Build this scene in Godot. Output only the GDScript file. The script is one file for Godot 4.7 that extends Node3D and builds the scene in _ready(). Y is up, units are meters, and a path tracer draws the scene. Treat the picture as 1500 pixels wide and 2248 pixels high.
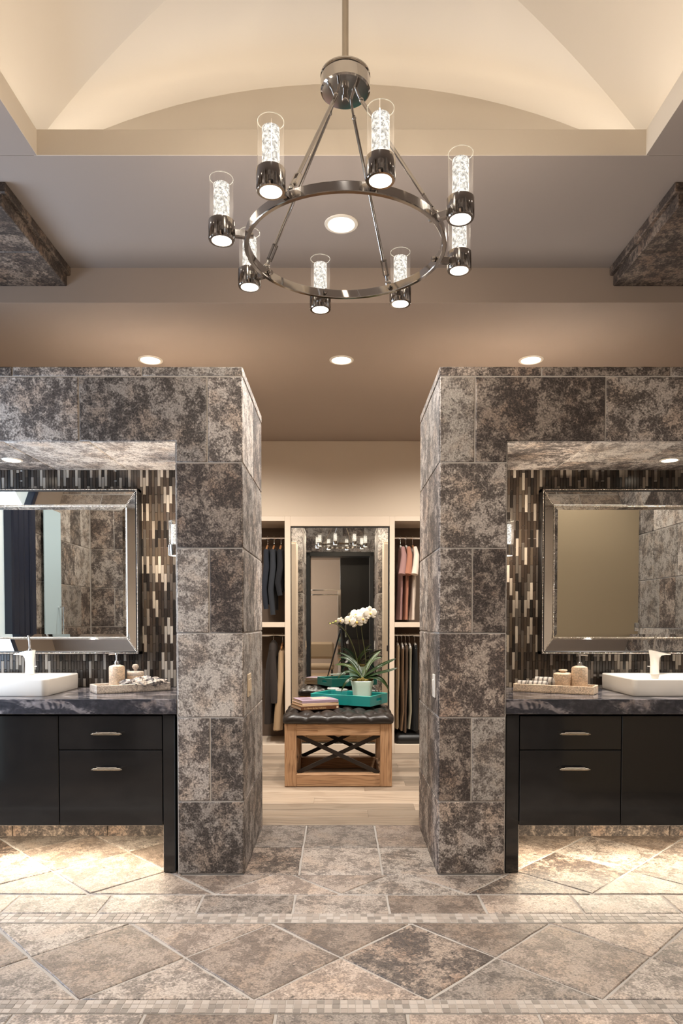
extends Node3D
# A stone-clad bathroom with twin vanity niches, looking through to a walk-in closet.
# Depths are written as positive metres in front of the lens and turned to -z by p().

const EYE := 1.3769
var rng := RandomNumberGenerator.new()
var M := {}
var used := {}
var tex := {}

func _ready() -> void:
	rng.seed = 7
	setup_view()
	make_materials()
	build_floor()
	build_partitions()
	build_room_shell()
	build_ceiling()
	build_rear_room()
	build_vanities()
	build_closet()
	build_bench()
	build_chandelier()
	build_small_things()

func setup_view() -> void:
	var cam := Camera3D.new()
	cam.name = "camera"
	cam.position = Vector3(0, EYE, 0)
	cam.rotation = Vector3(-0.0275, 0, 0)
	cam.projection = Camera3D.PROJECTION_FRUSTUM
	cam.near = 0.05
	cam.far = 60.0
	cam.size = 0.05 * 2248.0 / 1520.4
	cam.frustum_offset = Vector2(0.05 * 3.1 / 1520.4, 0.05 * 281.42 / 1520.4)
	add_child(cam)
	cam.current = true
	var env := Environment.new()
	env.background_mode = Environment.BG_COLOR
	env.background_color = Color(0.62, 0.72, 0.85)
	env.tonemap_mode = Environment.TONE_MAPPER_LINEAR
	env.tonemap_exposure = EXPOSURE
	env.sdfgi_enabled = true
	env.ssao_enabled = true
	env.ssil_enabled = true
	var we := WorldEnvironment.new()
	we.name = "environment"
	we.environment = env
	add_child(we)

const EXPOSURE := 1.32
const WARM := Color(1.0, 0.965, 0.91)
const AMBER := Color(1.0, 0.93, 0.82)
const NEUTRAL := Color(1.0, 0.972, 0.938)
const DAY := Color(0.82, 0.90, 1.0)
const E_DOWN := 3.4      # recessed lights of the main room
const E_CLOSET := 5.2    # recessed lights over the closet
const E_NICHE := 2.6     # recessed lights in the niche soffits
const E_COVE := 0.22     # led strips behind the tray lip
const E_TOE := 2.6      # led strips under the vanities
const E_TUBE := 0.13     # each crystal tube
const E_CUP := 0.55      # each tube's downward led
const E_WINDOW := 5.0    # daylight through the frosted window

# ---------------------------------------------------------------- helpers
func p(x: float, y: float, z: float) -> Vector3:
	return Vector3(x, y, -z)

func begin(smooth := false) -> SurfaceTool:
	var st := SurfaceTool.new()
	st.begin(Mesh.PRIMITIVE_TRIANGLES)
	st.set_smooth_group(0 if smooth else -1)
	return st

func put(parent: Node, called: String, mesh: Mesh, m: Material) -> MeshInstance3D:
	var o := MeshInstance3D.new()
	o.name = called
	o.mesh = mesh
	o.material_override = m
	parent.add_child(o, true)
	return o

func part(parent: Node, called: String, st: SurfaceTool, m: Material) -> MeshInstance3D:
	st.generate_normals()
	return put(parent, called, st.commit(), m)

func numbered(called: String) -> String:
	var n: int = used.get(called, 0)
	used[called] = n + 1
	return called if n == 0 else "%s_%03d" % [called, n]

func tag(o: Node, label: String, category: String, group := "", kind := "") -> void:
	o.set_meta("label", label)
	o.set_meta("category", category)
	if group != "":
		o.set_meta("group", group)
	if kind != "":
		o.set_meta("kind", kind)

func thing(called: String, label: String, category: String, at := Vector3.ZERO, group := "") -> Node3D:
	var o := Node3D.new()
	o.name = numbered(called)
	add_child(o)
	o.position = at
	tag(o, label, category, group)
	return o

func structure(called: String, label: String, category: String) -> Node3D:
	var o := Node3D.new()
	o.name = called
	add_child(o)
	tag(o, label, category, "", "structure")
	return o

func face(st: SurfaceTool, pts: Array, inside: Vector3) -> void:
	var c := Vector3.ZERO
	var n := Vector3.ZERO
	for i in pts.size():
		var a: Vector3 = pts[i]
		var b: Vector3 = pts[(i + 1) % pts.size()]
		c += a
		n += a.cross(b)
	c /= pts.size()
	var q := pts.duplicate()
	if n.dot(c - inside) > 0.0:
		q.reverse()
	for i in range(1, q.size() - 1):
		st.add_vertex(q[0])
		st.add_vertex(q[i])
		st.add_vertex(q[i + 1])

func _bv(c: Vector3, h: Vector3, b: float, s: Vector3, ax: int, B: Basis) -> Vector3:
	var q := Vector3.ZERO
	for k in 3:
		q[k] = s[k] * (h[k] if k == ax else h[k] - b)
	return c + B * q

# a box with chamfered edges; c its centre, s its size
func bb(st: SurfaceTool, c: Vector3, s: Vector3, b := 0.003, B := Basis()) -> void:
	var h := s * 0.5
	b = minf(b, minf(h.x, minf(h.y, h.z)) * 0.9)
	for ax in 3:
		var i := (ax + 1) % 3
		var j := (ax + 2) % 3
		for g in [-1.0, 1.0]:
			var pts := []
			for q in [[-1, -1], [1, -1], [1, 1], [-1, 1]]:
				var w := Vector3.ZERO
				w[ax] = g
				w[i] = q[0]
				w[j] = q[1]
				pts.append(_bv(c, h, b, w, ax, B))
			face(st, pts, c)
			for g2 in [-1.0, 1.0]:
				var lo := Vector3.ZERO
				lo[i] = g
				lo[j] = g2
				lo[ax] = -1.0
				var hi := lo
				hi[ax] = 1.0
				face(st, [_bv(c, h, b, lo, i, B), _bv(c, h, b, hi, i, B), _bv(c, h, b, hi, j, B), _bv(c, h, b, lo, j, B)], c)
	for x in [-1.0, 1.0]:
		for y in [-1.0, 1.0]:
			for z in [-1.0, 1.0]:
				var w := Vector3(x, y, z)
				face(st, [_bv(c, h, b, w, 0, B), _bv(c, h, b, w, 1, B), _bv(c, h, b, w, 2, B)], c)

# a chamfered box between two corners written as x, y, depth
func bx(st: SurfaceTool, x0: float, x1: float, y0: float, y1: float, z0: float, z1: float, b := 0.003) -> void:
	bb(st, p((x0 + x1) / 2, (y0 + y1) / 2, (z0 + z1) / 2), Vector3(absf(x1 - x0), absf(y1 - y0), absf(z1 - z0)), b)

func slab(parent: Node, called: String, m: Material, x0: float, x1: float, y0: float, y1: float, z0: float, z1: float, b := 0.003) -> MeshInstance3D:
	var st := begin()
	bx(st, x0, x1, y0, y1, z0, z1, b)
	return part(parent, called, st, m)

# a profile of (radius, height) turned round the y axis of B at o; outside from bottom to top, inside from top to bottom
func lathe(st: SurfaceTool, prof: Array, seg: int, o := Vector3.ZERO, B := Basis(), crease := 0.6) -> void:
	var grp := 1
	for i in prof.size() - 1:
		if i > 0:
			var d0: Vector2 = (prof[i] - prof[i - 1]).normalized()
			var d1: Vector2 = (prof[i + 1] - prof[i]).normalized()
			if absf(d0.angle_to(d1)) > crease:
				grp += 1
		st.set_smooth_group(grp)
		for j in seg:
			var t0 := TAU * j / seg
			var t1 := TAU * ((j + 1) % seg) / seg
			var a: Vector2 = prof[i]
			var b: Vector2 = prof[i + 1]
			var q0 := o + B * Vector3(a.x * cos(t0), a.y, a.x * sin(t0))
			var q1 := o + B * Vector3(a.x * cos(t1), a.y, a.x * sin(t1))
			var q2 := o + B * Vector3(b.x * cos(t1), b.y, b.x * sin(t1))
			var q3 := o + B * Vector3(b.x * cos(t0), b.y, b.x * sin(t0))
			if a.x > 1e-6:
				st.add_vertex(q0)
				st.add_vertex(q1)
				st.add_vertex(q2)
			if b.x > 1e-6:
				st.add_vertex(q0)
				st.add_vertex(q2)
				st.add_vertex(q3)

# rings of equal length joined into a skin; closed at both ends
func loft(st: SurfaceTool, rings: Array, caps := true, smooth := 1) -> void:
	var c := Vector3.ZERO
	for q in rings[0]:
		c += q
	c /= rings[0].size()
	var n: int = rings[0].size()
	# one orientation for the whole skin
	var vol := 0.0
	for i in rings.size() - 1:
		for j in n:
			var a: Vector3 = rings[i][j] - c
			var b: Vector3 = rings[i][(j + 1) % n] - c
			var d: Vector3 = rings[i + 1][j] - c
			var e: Vector3 = rings[i + 1][(j + 1) % n] - c
			vol += a.dot(b.cross(e)) + a.dot(e.cross(d))
	var flip := vol > 0.0
	st.set_smooth_group(smooth)
	for i in rings.size() - 1:
		for j in n:
			var a: Vector3 = rings[i][j]
			var b: Vector3 = rings[i][(j + 1) % n]
			var d: Vector3 = rings[i + 1][j]
			var e: Vector3 = rings[i + 1][(j + 1) % n]
			for q in ([a, e, b, a, d, e] if flip else [a, b, e, a, e, d]):
				st.add_vertex(q)
	if caps:
		st.set_smooth_group(-1)
		for k in [0, rings.size() - 1]:
			var m := Vector3.ZERO
			for q in rings[k]:
				m += q
			m /= n
			for j in n:
				var a: Vector3 = rings[k][j]
				var b: Vector3 = rings[k][(j + 1) % n]
				for q in ([m, a, b] if (k == 0) != flip else [m, b, a]):
					st.add_vertex(q)

func tube(st: SurfaceTool, pts: Array, r, seg := 10, caps := true) -> void:
	var rings := []
	var t: Vector3 = (pts[1] - pts[0]).normalized()
	var n := t.cross(Vector3.UP if absf(t.y) < 0.9 else Vector3.RIGHT).normalized()
	for i in pts.size():
		var a: Vector3 = pts[maxi(i - 1, 0)]
		var b: Vector3 = pts[mini(i + 1, pts.size() - 1)]
		t = (b - a).normalized()
		n = (n - t * n.dot(t)).normalized()
		var w := t.cross(n)
		var rad: float = r[i] if r is Array else r
		var ring := PackedVector3Array()
		for j in seg:
			ring.append(pts[i] + (n * cos(TAU * j / seg) + w * sin(TAU * j / seg)) * rad)
		rings.append(ring)
	loft(st, rings, caps)

func ball(st: SurfaceTool, c: Vector3, r: Vector3, seg := 12, rows := 8) -> void:
	var prof := []
	for i in rows + 1:
		var a := -PI / 2 + PI * i / rows
		prof.append(Vector2(maxf(cos(a), 0.0), sin(a)))
	lathe(st, prof, seg, c, Basis.from_scale(r), 9.0)

# a rounded rectangle as a ring of points in x and z
func round_rect(hx: float, hz: float, r: float, y: float, each := 5, o := Vector3.ZERO) -> PackedVector3Array:
	var out := PackedVector3Array()
	for k in 4:
		var cx := (hx - r) * (1 if k == 0 or k == 3 else -1)
		var cz := (hz - r) * (1 if k < 2 else -1)
		for i in each + 1:
			var a := PI / 2 * k + PI / 2 * i / each
			out.append(o + Vector3(cx + r * cos(a), y, cz + r * sin(a)))
	return out

func bezier(a: Vector3, b: Vector3, c: Vector3, d: Vector3, n: int) -> Array:
	var out := []
	for i in n + 1:
		out.append(a.bezier_interpolate(b, c, d, float(i) / n))
	return out

# one stone, tile or plank with worn edges: poly in metres along u and w from o, its face th above the bed
func tile(parent: Node, poly: PackedVector2Array, o: Vector3, u: Vector3, w: Vector3, n: Vector3, m: Material, called := "stone_tile", th := 0.010, gap := 0.007, wear := 0.0018, bev := 0.004, span := 0.88, turn := true) -> void:
	var shrunk := Geometry2D.offset_polygon(poly, -gap * 0.5, Geometry2D.JOIN_MITER)
	if shrunk.is_empty():
		return
	var q := PackedVector2Array()
	for a in shrunk[0]:
		if q.is_empty() or a.distance_to(q[-1]) > 0.018:
			q.append(a)
	if q.size() > 3 and q[0].distance_to(q[-1]) < 0.018:
		q.remove_at(q.size() - 1)
	if q.size() < 3 or shrunk[0].size() == 4:
		q = shrunk[0]
	if Geometry2D.is_polygon_clockwise(q):
		q.reverse()
	var k := q.size()
	var outer := PackedVector2Array()
	var inner := PackedVector2Array()
	var outward := PackedVector2Array()
	for i in k:
		var a := q[i]
		var b := q[(i + 1) % k]
		var e := (b - a).normalized()
		var before := (a - q[(i - 1 + k) % k]).normalized()
		var ne := Vector2(-e.y, e.x)
		var nb := Vector2(-before.y, before.x)
		var mit := (ne + nb) / maxf(0.35, 1.0 + ne.dot(nb))
		outer.append(a + mit * wear * rng.randf())
		inner.append(a + mit * bev)
		outward.append(-(ne + nb).normalized())
		var parts := int(a.distance_to(b) / 0.065) if wear > 0.0 else 1
		for s in range(1, maxi(parts, 1)):
			var at := a.lerp(b, float(s) / parts)
			var chip := wear * rng.randf()
			outer.append(at + ne * chip)
			inner.append(at + ne * (bev + chip * 0.8))
			outward.append(-ne)
	var mid := Vector2.ZERO
	for a in inner:
		mid += a
	mid /= inner.size()
	var reach := 0.0
	for a in inner:
		reach = maxf(reach, (a - mid).length())
	var slack := maxf(0.0, 0.5 - reach / span)
	var off := Vector2(0.5 + rng.randf_range(-slack, slack), 0.5 + rng.randf_range(-slack, slack))
	var ang := PI / 2 * rng.randi_range(0, 3) if turn else PI * rng.randi_range(0, 1)
	var top := th + rng.randf_range(-0.0008, 0.0008) * (1.0 if wear > 0.0 else 0.3)
	var low := top - bev * 0.8
	var rev := u.cross(w).dot(n) > 0.0
	var st := SurfaceTool.new()
	st.begin(Mesh.PRIMITIVE_TRIANGLES)
	var emit := func(xy: Vector2, h: float, nn: Vector3) -> void:
		st.set_uv(((xy - mid) / span).rotated(ang) + off)
		st.set_normal(nn)
		st.add_vertex(o + u * xy.x + w * xy.y + n * h)
	var ids := Geometry2D.triangulate_polygon(inner)
	for i in range(0, ids.size(), 3):
		var a := inner[ids[i]]
		var b := inner[ids[i + 1]]
		var c := inner[ids[i + 2]]
		if ((b - a).cross(c - a) > 0.0) == rev:
			var swap := b
			b = c
			c = swap
		emit.call(a, top, n)
		emit.call(b, top, n)
		emit.call(c, top, n)
	var cnt := outer.size()
	for i in cnt:
		var j := (i + 1) % cnt
		var oi := u * outward[i].x + w * outward[i].y
		var oj := u * outward[j].x + w * outward[j].y
		var ni := (n + oi * 0.8).normalized()
		var nj := (n + oj * 0.8).normalized()
		var ring := [[inner[i], top, ni], [outer[i], low, ni], [outer[j], low, nj], [inner[j], top, nj]]
		var skirt := [[outer[i], low, oi], [outer[i], -0.001, oi], [outer[j], -0.001, oj], [outer[j], low, oj]]
		for quad in [ring, skirt]:
			for s in ([0, 2, 1, 0, 3, 2] if rev else [0, 1, 2, 0, 2, 3]):
				emit.call(quad[s][0], quad[s][1], quad[s][2])
	put(parent, called, st.commit(), m)

func rect(x0: float, x1: float, y0: float, y1: float) -> PackedVector2Array:
	return PackedVector2Array([Vector2(x0, y0), Vector2(x1, y0), Vector2(x1, y1), Vector2(x0, y1)])

func pick(list: Array):
	return list[rng.randi_range(0, list.size() - 1)]

# ---------------------------------------------------------------- materials
func noise(seed_: int, freq: float, octaves: int, warp := 0.0, ridged := false, warp_freq := 0.01) -> FastNoiseLite:
	var f := FastNoiseLite.new()
	f.seed = seed_
	f.noise_type = FastNoiseLite.TYPE_SIMPLEX_SMOOTH
	f.frequency = freq
	f.fractal_type = FastNoiseLite.FRACTAL_RIDGED if ridged else FastNoiseLite.FRACTAL_FBM
	f.fractal_octaves = octaves
	f.fractal_gain = 0.55
	if warp > 0.0:
		f.domain_warp_enabled = true
		f.domain_warp_amplitude = warp
		f.domain_warp_frequency = warp_freq
		f.domain_warp_fractal_octaves = 3
	return f

func grey(f: FastNoiseLite, n: int) -> PackedByteArray:
	var im := f.get_image(n, n)
	im.convert(Image.FORMAT_L8)
	return im.get_data()

func image_of(bytes: PackedByteArray, n: int, fmt := Image.FORMAT_RGB8) -> ImageTexture:
	return ImageTexture.create_from_image(Image.create_from_data(n, n, false, fmt, bytes))

# clouded travertine: pale ground, dark mottles broken up by fine lace, thin light squiggles and small pits
func stone_texture(seed_: int, n: int, light: Color, dark: Color, warm: Color, lo: float, hi: float, lace: float) -> ImageTexture:
	var a := grey(noise(seed_, 0.0042, 5, 70.0, false, 0.006), n)
	var b := grey(noise(seed_ + 1, 0.017, 5, 34.0, false, 0.02), n)
	var c := grey(noise(seed_ + 2, 0.024, 4, 30.0, true, 0.02), n)
	var d := grey(noise(seed_ + 3, 0.16, 3, 6.0, false, 0.06), n)
	var e := grey(noise(seed_ + 4, 0.0032, 3, 40.0), n)
	var f := grey(noise(seed_ + 5, 0.062, 4, 14.0, false, 0.05), n)
	var w := grey(noise(seed_ + 6, 0.0065, 4, 60.0, true, 0.009), n)
	var out := PackedByteArray()
	out.resize(n * n * 3)
	for i in n * n:
		var g := d[i] / 255.0
		var h := f[i] / 255.0
		var m := a[i] * 0.00155 + b[i] * 0.00137 + h * 0.255
		var t := clampf((m - lo) / (hi - lo), 0.0, 1.0)
		t = t * t * (3.0 - 2.0 * t)
		var v := clampf((c[i] / 255.0 - 0.66) * 4.0, 0.0, 1.0) * lace
		t = lerpf(t, 0.72 if t < 0.45 else 0.35, v * 0.75)
		var k := clampf((e[i] / 255.0 - 0.45) * 2.2, 0.0, 0.8)
		var l := 0.80 + 0.40 * g + 0.34 * (h - 0.5)
		if g > 0.76 and t > 0.25:
			l *= 0.74
		if w[i] > 214:
			l *= 1.0 - minf(0.42, (w[i] - 214) * 0.021)
		out[i * 3] = clampi(int(lerpf(dark.r, lerpf(light.r, warm.r, k), t) * l * 255.0), 0, 255)
		out[i * 3 + 1] = clampi(int(lerpf(dark.g, lerpf(light.g, warm.g, k), t) * l * 255.0), 0, 255)
		out[i * 3 + 2] = clampi(int(lerpf(dark.b, lerpf(light.b, warm.b, k), t) * l * 255.0), 0, 255)
	return image_of(out, n)

func relief_texture(seed_: int, n: int) -> ImageTexture:
	var d := grey(noise(seed_, 0.07, 4), n)
	var e := grey(noise(seed_ + 1, 0.045, 3, 18.0, false, 0.03), n)
	var f := grey(noise(seed_ + 2, 0.012, 3), n)
	var out := PackedByteArray()
	out.resize(n * n)
	for i in n * n:
		var h := 150.0 + 0.22 * (d[i] - 128) + 0.30 * (f[i] - 128)
		if e[i] > 165:
			h -= minf(110.0, (e[i] - 165) * 2.6)
		out[i] = clampi(int(h), 0, 255)
	return image_of(out, n, Image.FORMAT_L8)

# grain running along u
func wood_texture(seed_: int, n: int, light: Color, mid: Color, dark: Color, stretch: float, knots: float) -> ImageTexture:
	var f := noise(seed_, 0.016, 4)
	var g := noise(seed_ + 1, 0.06, 3)
	var h := noise(seed_ + 2, 0.006, 2)
	var out := PackedByteArray()
	out.resize(n * n * 3)
	for y in n:
		for x in n:
			var wob := h.get_noise_2d(x * 0.7, y) * 22.0
			var a := f.get_noise_2d(x * stretch, y + wob) * 0.5 + 0.5
			var b := g.get_noise_2d(x * stretch * 0.8, y * 1.6 + wob) * 0.5 + 0.5
			var k := clampf((h.get_noise_2d(x * 1.3 + 700, y * 2.2) - 0.28) * 4.0, 0.0, 1.0) * knots
			var c := light.lerp(mid, clampf(a * 1.5 - 0.25, 0.0, 1.0)).lerp(dark, clampf((b - 0.52) * 2.6, 0.0, 0.7) + k * 0.6)
			var i := (y * n + x) * 3
			out[i] = clampi(int(c.r * 255.0), 0, 255)
			out[i + 1] = clampi(int(c.g * 255.0), 0, 255)
			out[i + 2] = clampi(int(c.b * 255.0), 0, 255)
	return image_of(out, n)

# dark quartzite in folded bands
func marble_texture(seed_: int, n: int) -> ImageTexture:
	var w := noise(seed_, 0.006, 4, 60.0, false, 0.006)
	var f := grey(noise(seed_ + 1, 0.05, 4), n)
	var out := PackedByteArray()
	out.resize(n * n * 3)
	for y in n:
		for x in n:
			var i := y * n + x
			var q := w.get_noise_2d(x * 0.28, y * 0.60)
			var s := sin(q * 15.0 + x * 0.006 + 0.9 * f[i] / 255.0) * 0.5 + 0.5
			s = pow(s, 2.2)
			var hot := clampf(w.get_noise_2d(x + 900, y) * 2.0 - 0.35, 0.0, 1.0)
			var c := Color(0.13, 0.135, 0.155).lerp(Color(0.40, 0.39, 0.40), s * 0.75).lerp(Color(0.44, 0.36, 0.30), hot * s * 0.5)
			c *= 0.82 + 0.36 * f[i] / 255.0
			out[i * 3] = clampi(int(c.r * 255.0), 0, 255)
			out[i * 3 + 1] = clampi(int(c.g * 255.0), 0, 255)
			out[i * 3 + 2] = clampi(int(c.b * 255.0), 0, 255)
	return image_of(out, n)

# bright bubbles in clear crystal
func bubble_texture(n: int) -> ImageTexture:
	var r := RandomNumberGenerator.new()
	r.seed = 41
	var im := Image.create(n, n, false, Image.FORMAT_RGB8)
	im.fill(Color(0.34, 0.34, 0.35))
	var f := noise(90, 0.03, 3).get_image(n, n)
	for y in n:
		for x in n:
			var g := 0.28 + 0.46 * f.get_pixel(x, y).r
			im.set_pixel(x, y, Color(g, g, g))
	for k in 420:
		var x := r.randi_range(2, n - 4)
		var y := r.randi_range(2, n - 4)
		var s := r.randi_range(1, 3)
		im.fill_rect(Rect2i(x, y, s, s), Color(1, 1, 1) if r.randf() < 0.7 else Color(0.05, 0.05, 0.05))
	return ImageTexture.create_from_image(im)

func mat(c: Color, rough := 0.6, metal := 0.0) -> StandardMaterial3D:
	var m := StandardMaterial3D.new()
	m.albedo_color = c
	m.roughness = rough
	m.metallic = metal
	return m

func textured(t: Texture2D, tint: Color, rough: float, relief: Texture2D = null, depth := 0.0) -> StandardMaterial3D:
	var m := mat(tint, rough)
	m.albedo_texture = t
	if relief != null:
		m.heightmap_enabled = true
		m.heightmap_texture = relief
		m.heightmap_scale = depth
	return m

func triplanar(m: StandardMaterial3D, per_metre: float) -> StandardMaterial3D:
	m.uv1_triplanar = true
	m.uv1_scale = Vector3.ONE * per_metre
	return m

func glow(c: Color, e: float) -> StandardMaterial3D:
	var m := mat(Color(0.9, 0.9, 0.9), 0.5)
	m.emission_enabled = true
	m.emission = c
	m.emission_energy_multiplier = e
	return m

func clear(c: Color, a: float, rough := 0.0) -> StandardMaterial3D:
	var m := mat(Color(c.r, c.g, c.b, a), rough)
	m.transparency = BaseMaterial3D.TRANSPARENCY_ALPHA
	return m

func make_materials() -> void:
	var s1 := stone_texture(11, 1024, Color(0.60, 0.58, 0.565), Color(0.27, 0.252, 0.245), Color(0.60, 0.545, 0.50), 0.38, 0.62, 1.0)
	var s2 := stone_texture(57, 1024, Color(0.66, 0.645, 0.63), Color(0.37, 0.35, 0.34), Color(0.66, 0.61, 0.565), 0.32, 0.58, 0.8)
	var s3 := stone_texture(93, 1024, Color(0.52, 0.49, 0.465), Color(0.22, 0.20, 0.195), Color(0.49, 0.425, 0.38), 0.41, 0.65, 1.1)
	var f1 := stone_texture(171, 1024, Color(0.62, 0.58, 0.55), Color(0.44, 0.40, 0.375), Color(0.62, 0.56, 0.51), 0.36, 0.60, 0.55)
	var f2 := stone_texture(203, 1024, Color(0.59, 0.565, 0.545), Color(0.36, 0.335, 0.32), Color(0.59, 0.545, 0.51), 0.34, 0.60, 0.7)
	var sm := stone_texture(131, 512, Color(0.88, 0.85, 0.81), Color(0.74, 0.70, 0.66), Color(0.88, 0.81, 0.73), 0.30, 0.60, 0.5)
	var rl := relief_texture(5, 1024)
	M.wall_stone = []
	for t in [[s1, 1.18], [s1, 0.98], [s2, 1.15], [s2, 0.98], [s3, 1.12], [s3, 1.3]]:
		var m := textured(t[0], Color(t[1], t[1] * 0.985, t[1] * 0.97), 0.62, rl, 0.16)
		m.metallic_specular = 0.4
		M.wall_stone.append(m)
	M.dark_stone = [M.wall_stone[4], M.wall_stone[1]]
	M.pale_stone = [M.wall_stone[2], M.wall_stone[0]]
	M.floor_stone = []
	for t in [[f1, 0.90, 0.975], [f1, 0.82, 0.968], [f2, 0.94, 0.972], [f2, 0.82, 0.972], [f1, 0.98, 0.972], [f2, 1.0, 0.975], [f1, 0.74, 0.96], [s3, 1.0, 0.955], [s2, 0.88, 0.965]]:
		var m := textured(t[0], Color(t[1], t[1] * t[2], t[1] * t[2] * t[2]), 0.46, rl, 0.30)
		M.floor_stone.append(m)
	M.slab_stone = triplanar(textured(s3, Color(1.0, 0.95, 0.9), 0.6, rl, 0.16), 0.8)
	M.grout = mat(Color(0.72, 0.70, 0.68), 0.95)
	M.floor_grout = mat(Color(0.56, 0.54, 0.52), 0.95)
	M.paint = mat(Color(0.66, 0.605, 0.56), 0.9)
	M.ceiling_paint = mat(Color(0.585, 0.545, 0.52), 0.9)
	M.ceiling_low = mat(Color(0.62, 0.56, 0.515), 0.9)
	M.vault = mat(Color(0.79, 0.75, 0.695), 0.9)
	M.closet_paint = mat(Color(0.76, 0.70, 0.625), 0.85)
	M.cabinet_white = mat(Color(0.79, 0.725, 0.65), 0.5)
	M.chrome = mat(Color(0.90, 0.90, 0.90), 0.06, 1.0)
	M.nickel = mat(Color(0.74, 0.72, 0.70), 0.08, 1.0)
	M.brushed = mat(Color(0.74, 0.70, 0.64), 0.26, 1.0)
	M.mirror = mat(Color(0.88, 0.87, 0.84), 0.012, 1.0)
	M.bead = mat(Color(0.85, 0.82, 0.78), 0.15, 1.0)
	M.dark_frame = mat(Color(0.07, 0.06, 0.055), 0.4)
	M.lacquer = mat(Color(0.105, 0.104, 0.107), 0.14)
	M.lacquer.clearcoat_enabled = true
	M.lacquer.clearcoat = 0.5
	M.lacquer.clearcoat_roughness = 0.06
	M.counter = triplanar(textured(marble_texture(23, 640), Color(1.5, 1.46, 1.43), 0.16), 0.8)
	M.ceramic = mat(Color(0.90, 0.88, 0.85), 0.1)
	M.ceramic.clearcoat_enabled = true
	M.ceramic.clearcoat = 0.6
	M.glass = clear(Color(0.5, 0.5, 0.5), 0.011)
	M.glass.metallic_specular = 0.42
	M.rim_glass = clear(Color(0.6, 0.62, 0.6), 0.10, 0.05)
	M.bulb = glow(Color(1.0, 0.93, 0.84), 9.0)
	M.led = glow(Color(1.0, 0.95, 0.88), 7.0)
	M.strip = glow(WARM, 3.0)
	var bub := bubble_texture(256)
	M.crystal = mat(Color(0.02, 0.02, 0.02), 0.1)
	M.crystal.emission_enabled = true
	M.crystal.emission_texture = bub
	M.crystal.emission_operator = BaseMaterial3D.EMISSION_OP_MULTIPLY
	M.crystal.emission = Color(1.0, 0.97, 0.92)
	M.crystal.emission_energy_multiplier = 3.0
	M.crystal_top = glow(Color(1.0, 0.97, 0.92), 1.2)
	M.crystal_top.albedo_color = Color(0.02, 0.02, 0.02)
	M.trim_white = mat(Color(0.88, 0.85, 0.80), 0.5)
	M.trim_lit = glow(Color(1.0, 0.88, 0.74), 0.55)
	# niche mosaic: dark glass sticks with pale stone ones
	M.sticks = []
	for c in [Color(0.20, 0.165, 0.14), Color(0.25, 0.21, 0.18), Color(0.30, 0.26, 0.22), Color(0.17, 0.14, 0.12), Color(0.27, 0.245, 0.225), Color(0.12, 0.105, 0.095), Color(0.31, 0.285, 0.26)]:
		var m := mat(c, 0.22)
		M.sticks.append(m)
	M.pale_sticks = [mat(Color(0.60, 0.56, 0.51), 0.5), mat(Color(0.54, 0.50, 0.455), 0.5), mat(Color(0.65, 0.61, 0.56), 0.5)]
	M.cubes = []
	for c in [Color(0.53, 0.495, 0.465), Color(0.49, 0.455, 0.425), Color(0.58, 0.545, 0.515), Color(0.42, 0.39, 0.365), Color(0.51, 0.47, 0.44), Color(0.56, 0.53, 0.505)]:
		M.cubes.append(mat(c, 0.5))
	var oak := wood_texture(71, 640, Color(0.76, 0.695, 0.62), Color(0.70, 0.625, 0.545), Color(0.54, 0.47, 0.40), 0.034, 0.35)
	M.planks = []
	for t in [0.80, 0.75, 0.70, 0.84]:
		M.planks.append(textured(oak, Color(t, t * 0.985, t * 0.97), 0.45))
	var old := wood_texture(131, 512, Color(0.72, 0.58, 0.44), Color(0.64, 0.49, 0.355), Color(0.44, 0.32, 0.22), 0.09, 0.45)
	M.old_wood = textured(old, Color(1, 1, 1), 0.7)
	M.old_wood_up = textured(old, Color(0.95, 0.95, 0.95), 0.7)
	M.leather = mat(Color(0.12, 0.098, 0.085), 0.34)
	M.leather.heightmap_enabled = true
	M.leather.heightmap_texture = rl
	M.leather.heightmap_scale = 0.03
	triplanar(M.leather, 6.0)
	M.iron = mat(Color(0.16, 0.13, 0.11), 0.5, 0.4)
	M.teal = mat(Color(0.01, 0.47, 0.46), 0.3)
	M.teal.clearcoat_enabled = true
	M.teal.clearcoat = 0.4
	M.teal_edge = mat(Color(0.20, 0.66, 0.60), 0.35)
	M.beige_marble = triplanar(textured(sm, Color(1.0, 0.935, 0.86), 0.4), 3.0)
	M.grey_marble = triplanar(textured(sm, Color(0.93, 0.91, 0.90), 0.35), 2.2)
	M.pot = mat(Color(0.76, 0.83, 0.78), 0.35)
	M.moss = mat(Color(0.36, 0.30, 0.08), 0.95)
	M.leaf = mat(Color(0.10, 0.17, 0.05), 0.35)
	M.leaf_pale = mat(Color(0.20, 0.26, 0.10), 0.35)
	M.stem = mat(Color(0.22, 0.22, 0.07), 0.6)
	M.petal = mat(Color(0.77, 0.74, 0.68), 0.6)
	M.petal.backlight_enabled = true
	M.petal.backlight = Color(0.25, 0.24, 0.22)
	M.petal_lip = mat(Color(0.85, 0.70, 0.35), 0.5)
	M.bud = mat(Color(0.70, 0.70, 0.35), 0.5)
	M.navy = mat(Color(0.11, 0.15, 0.24), 0.35)
	M.day_pane = glow(Color(0.74, 0.85, 0.90), 0.62)
	M.frost_blue = mat(Color(0.80, 0.91, 0.97), 0.3)
	M.frost_beige = mat(Color(0.66, 0.60, 0.505), 0.3)
	M.black = mat(Color(0.03, 0.028, 0.027), 0.45)
	M.door_dark = mat(Color(0.035, 0.03, 0.028), 0.4)
	M.grey_frame = mat(Color(0.10, 0.11, 0.12), 0.4)
	M.wardrobe_back = mat(Color(0.36, 0.30, 0.25), 0.8)
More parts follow.
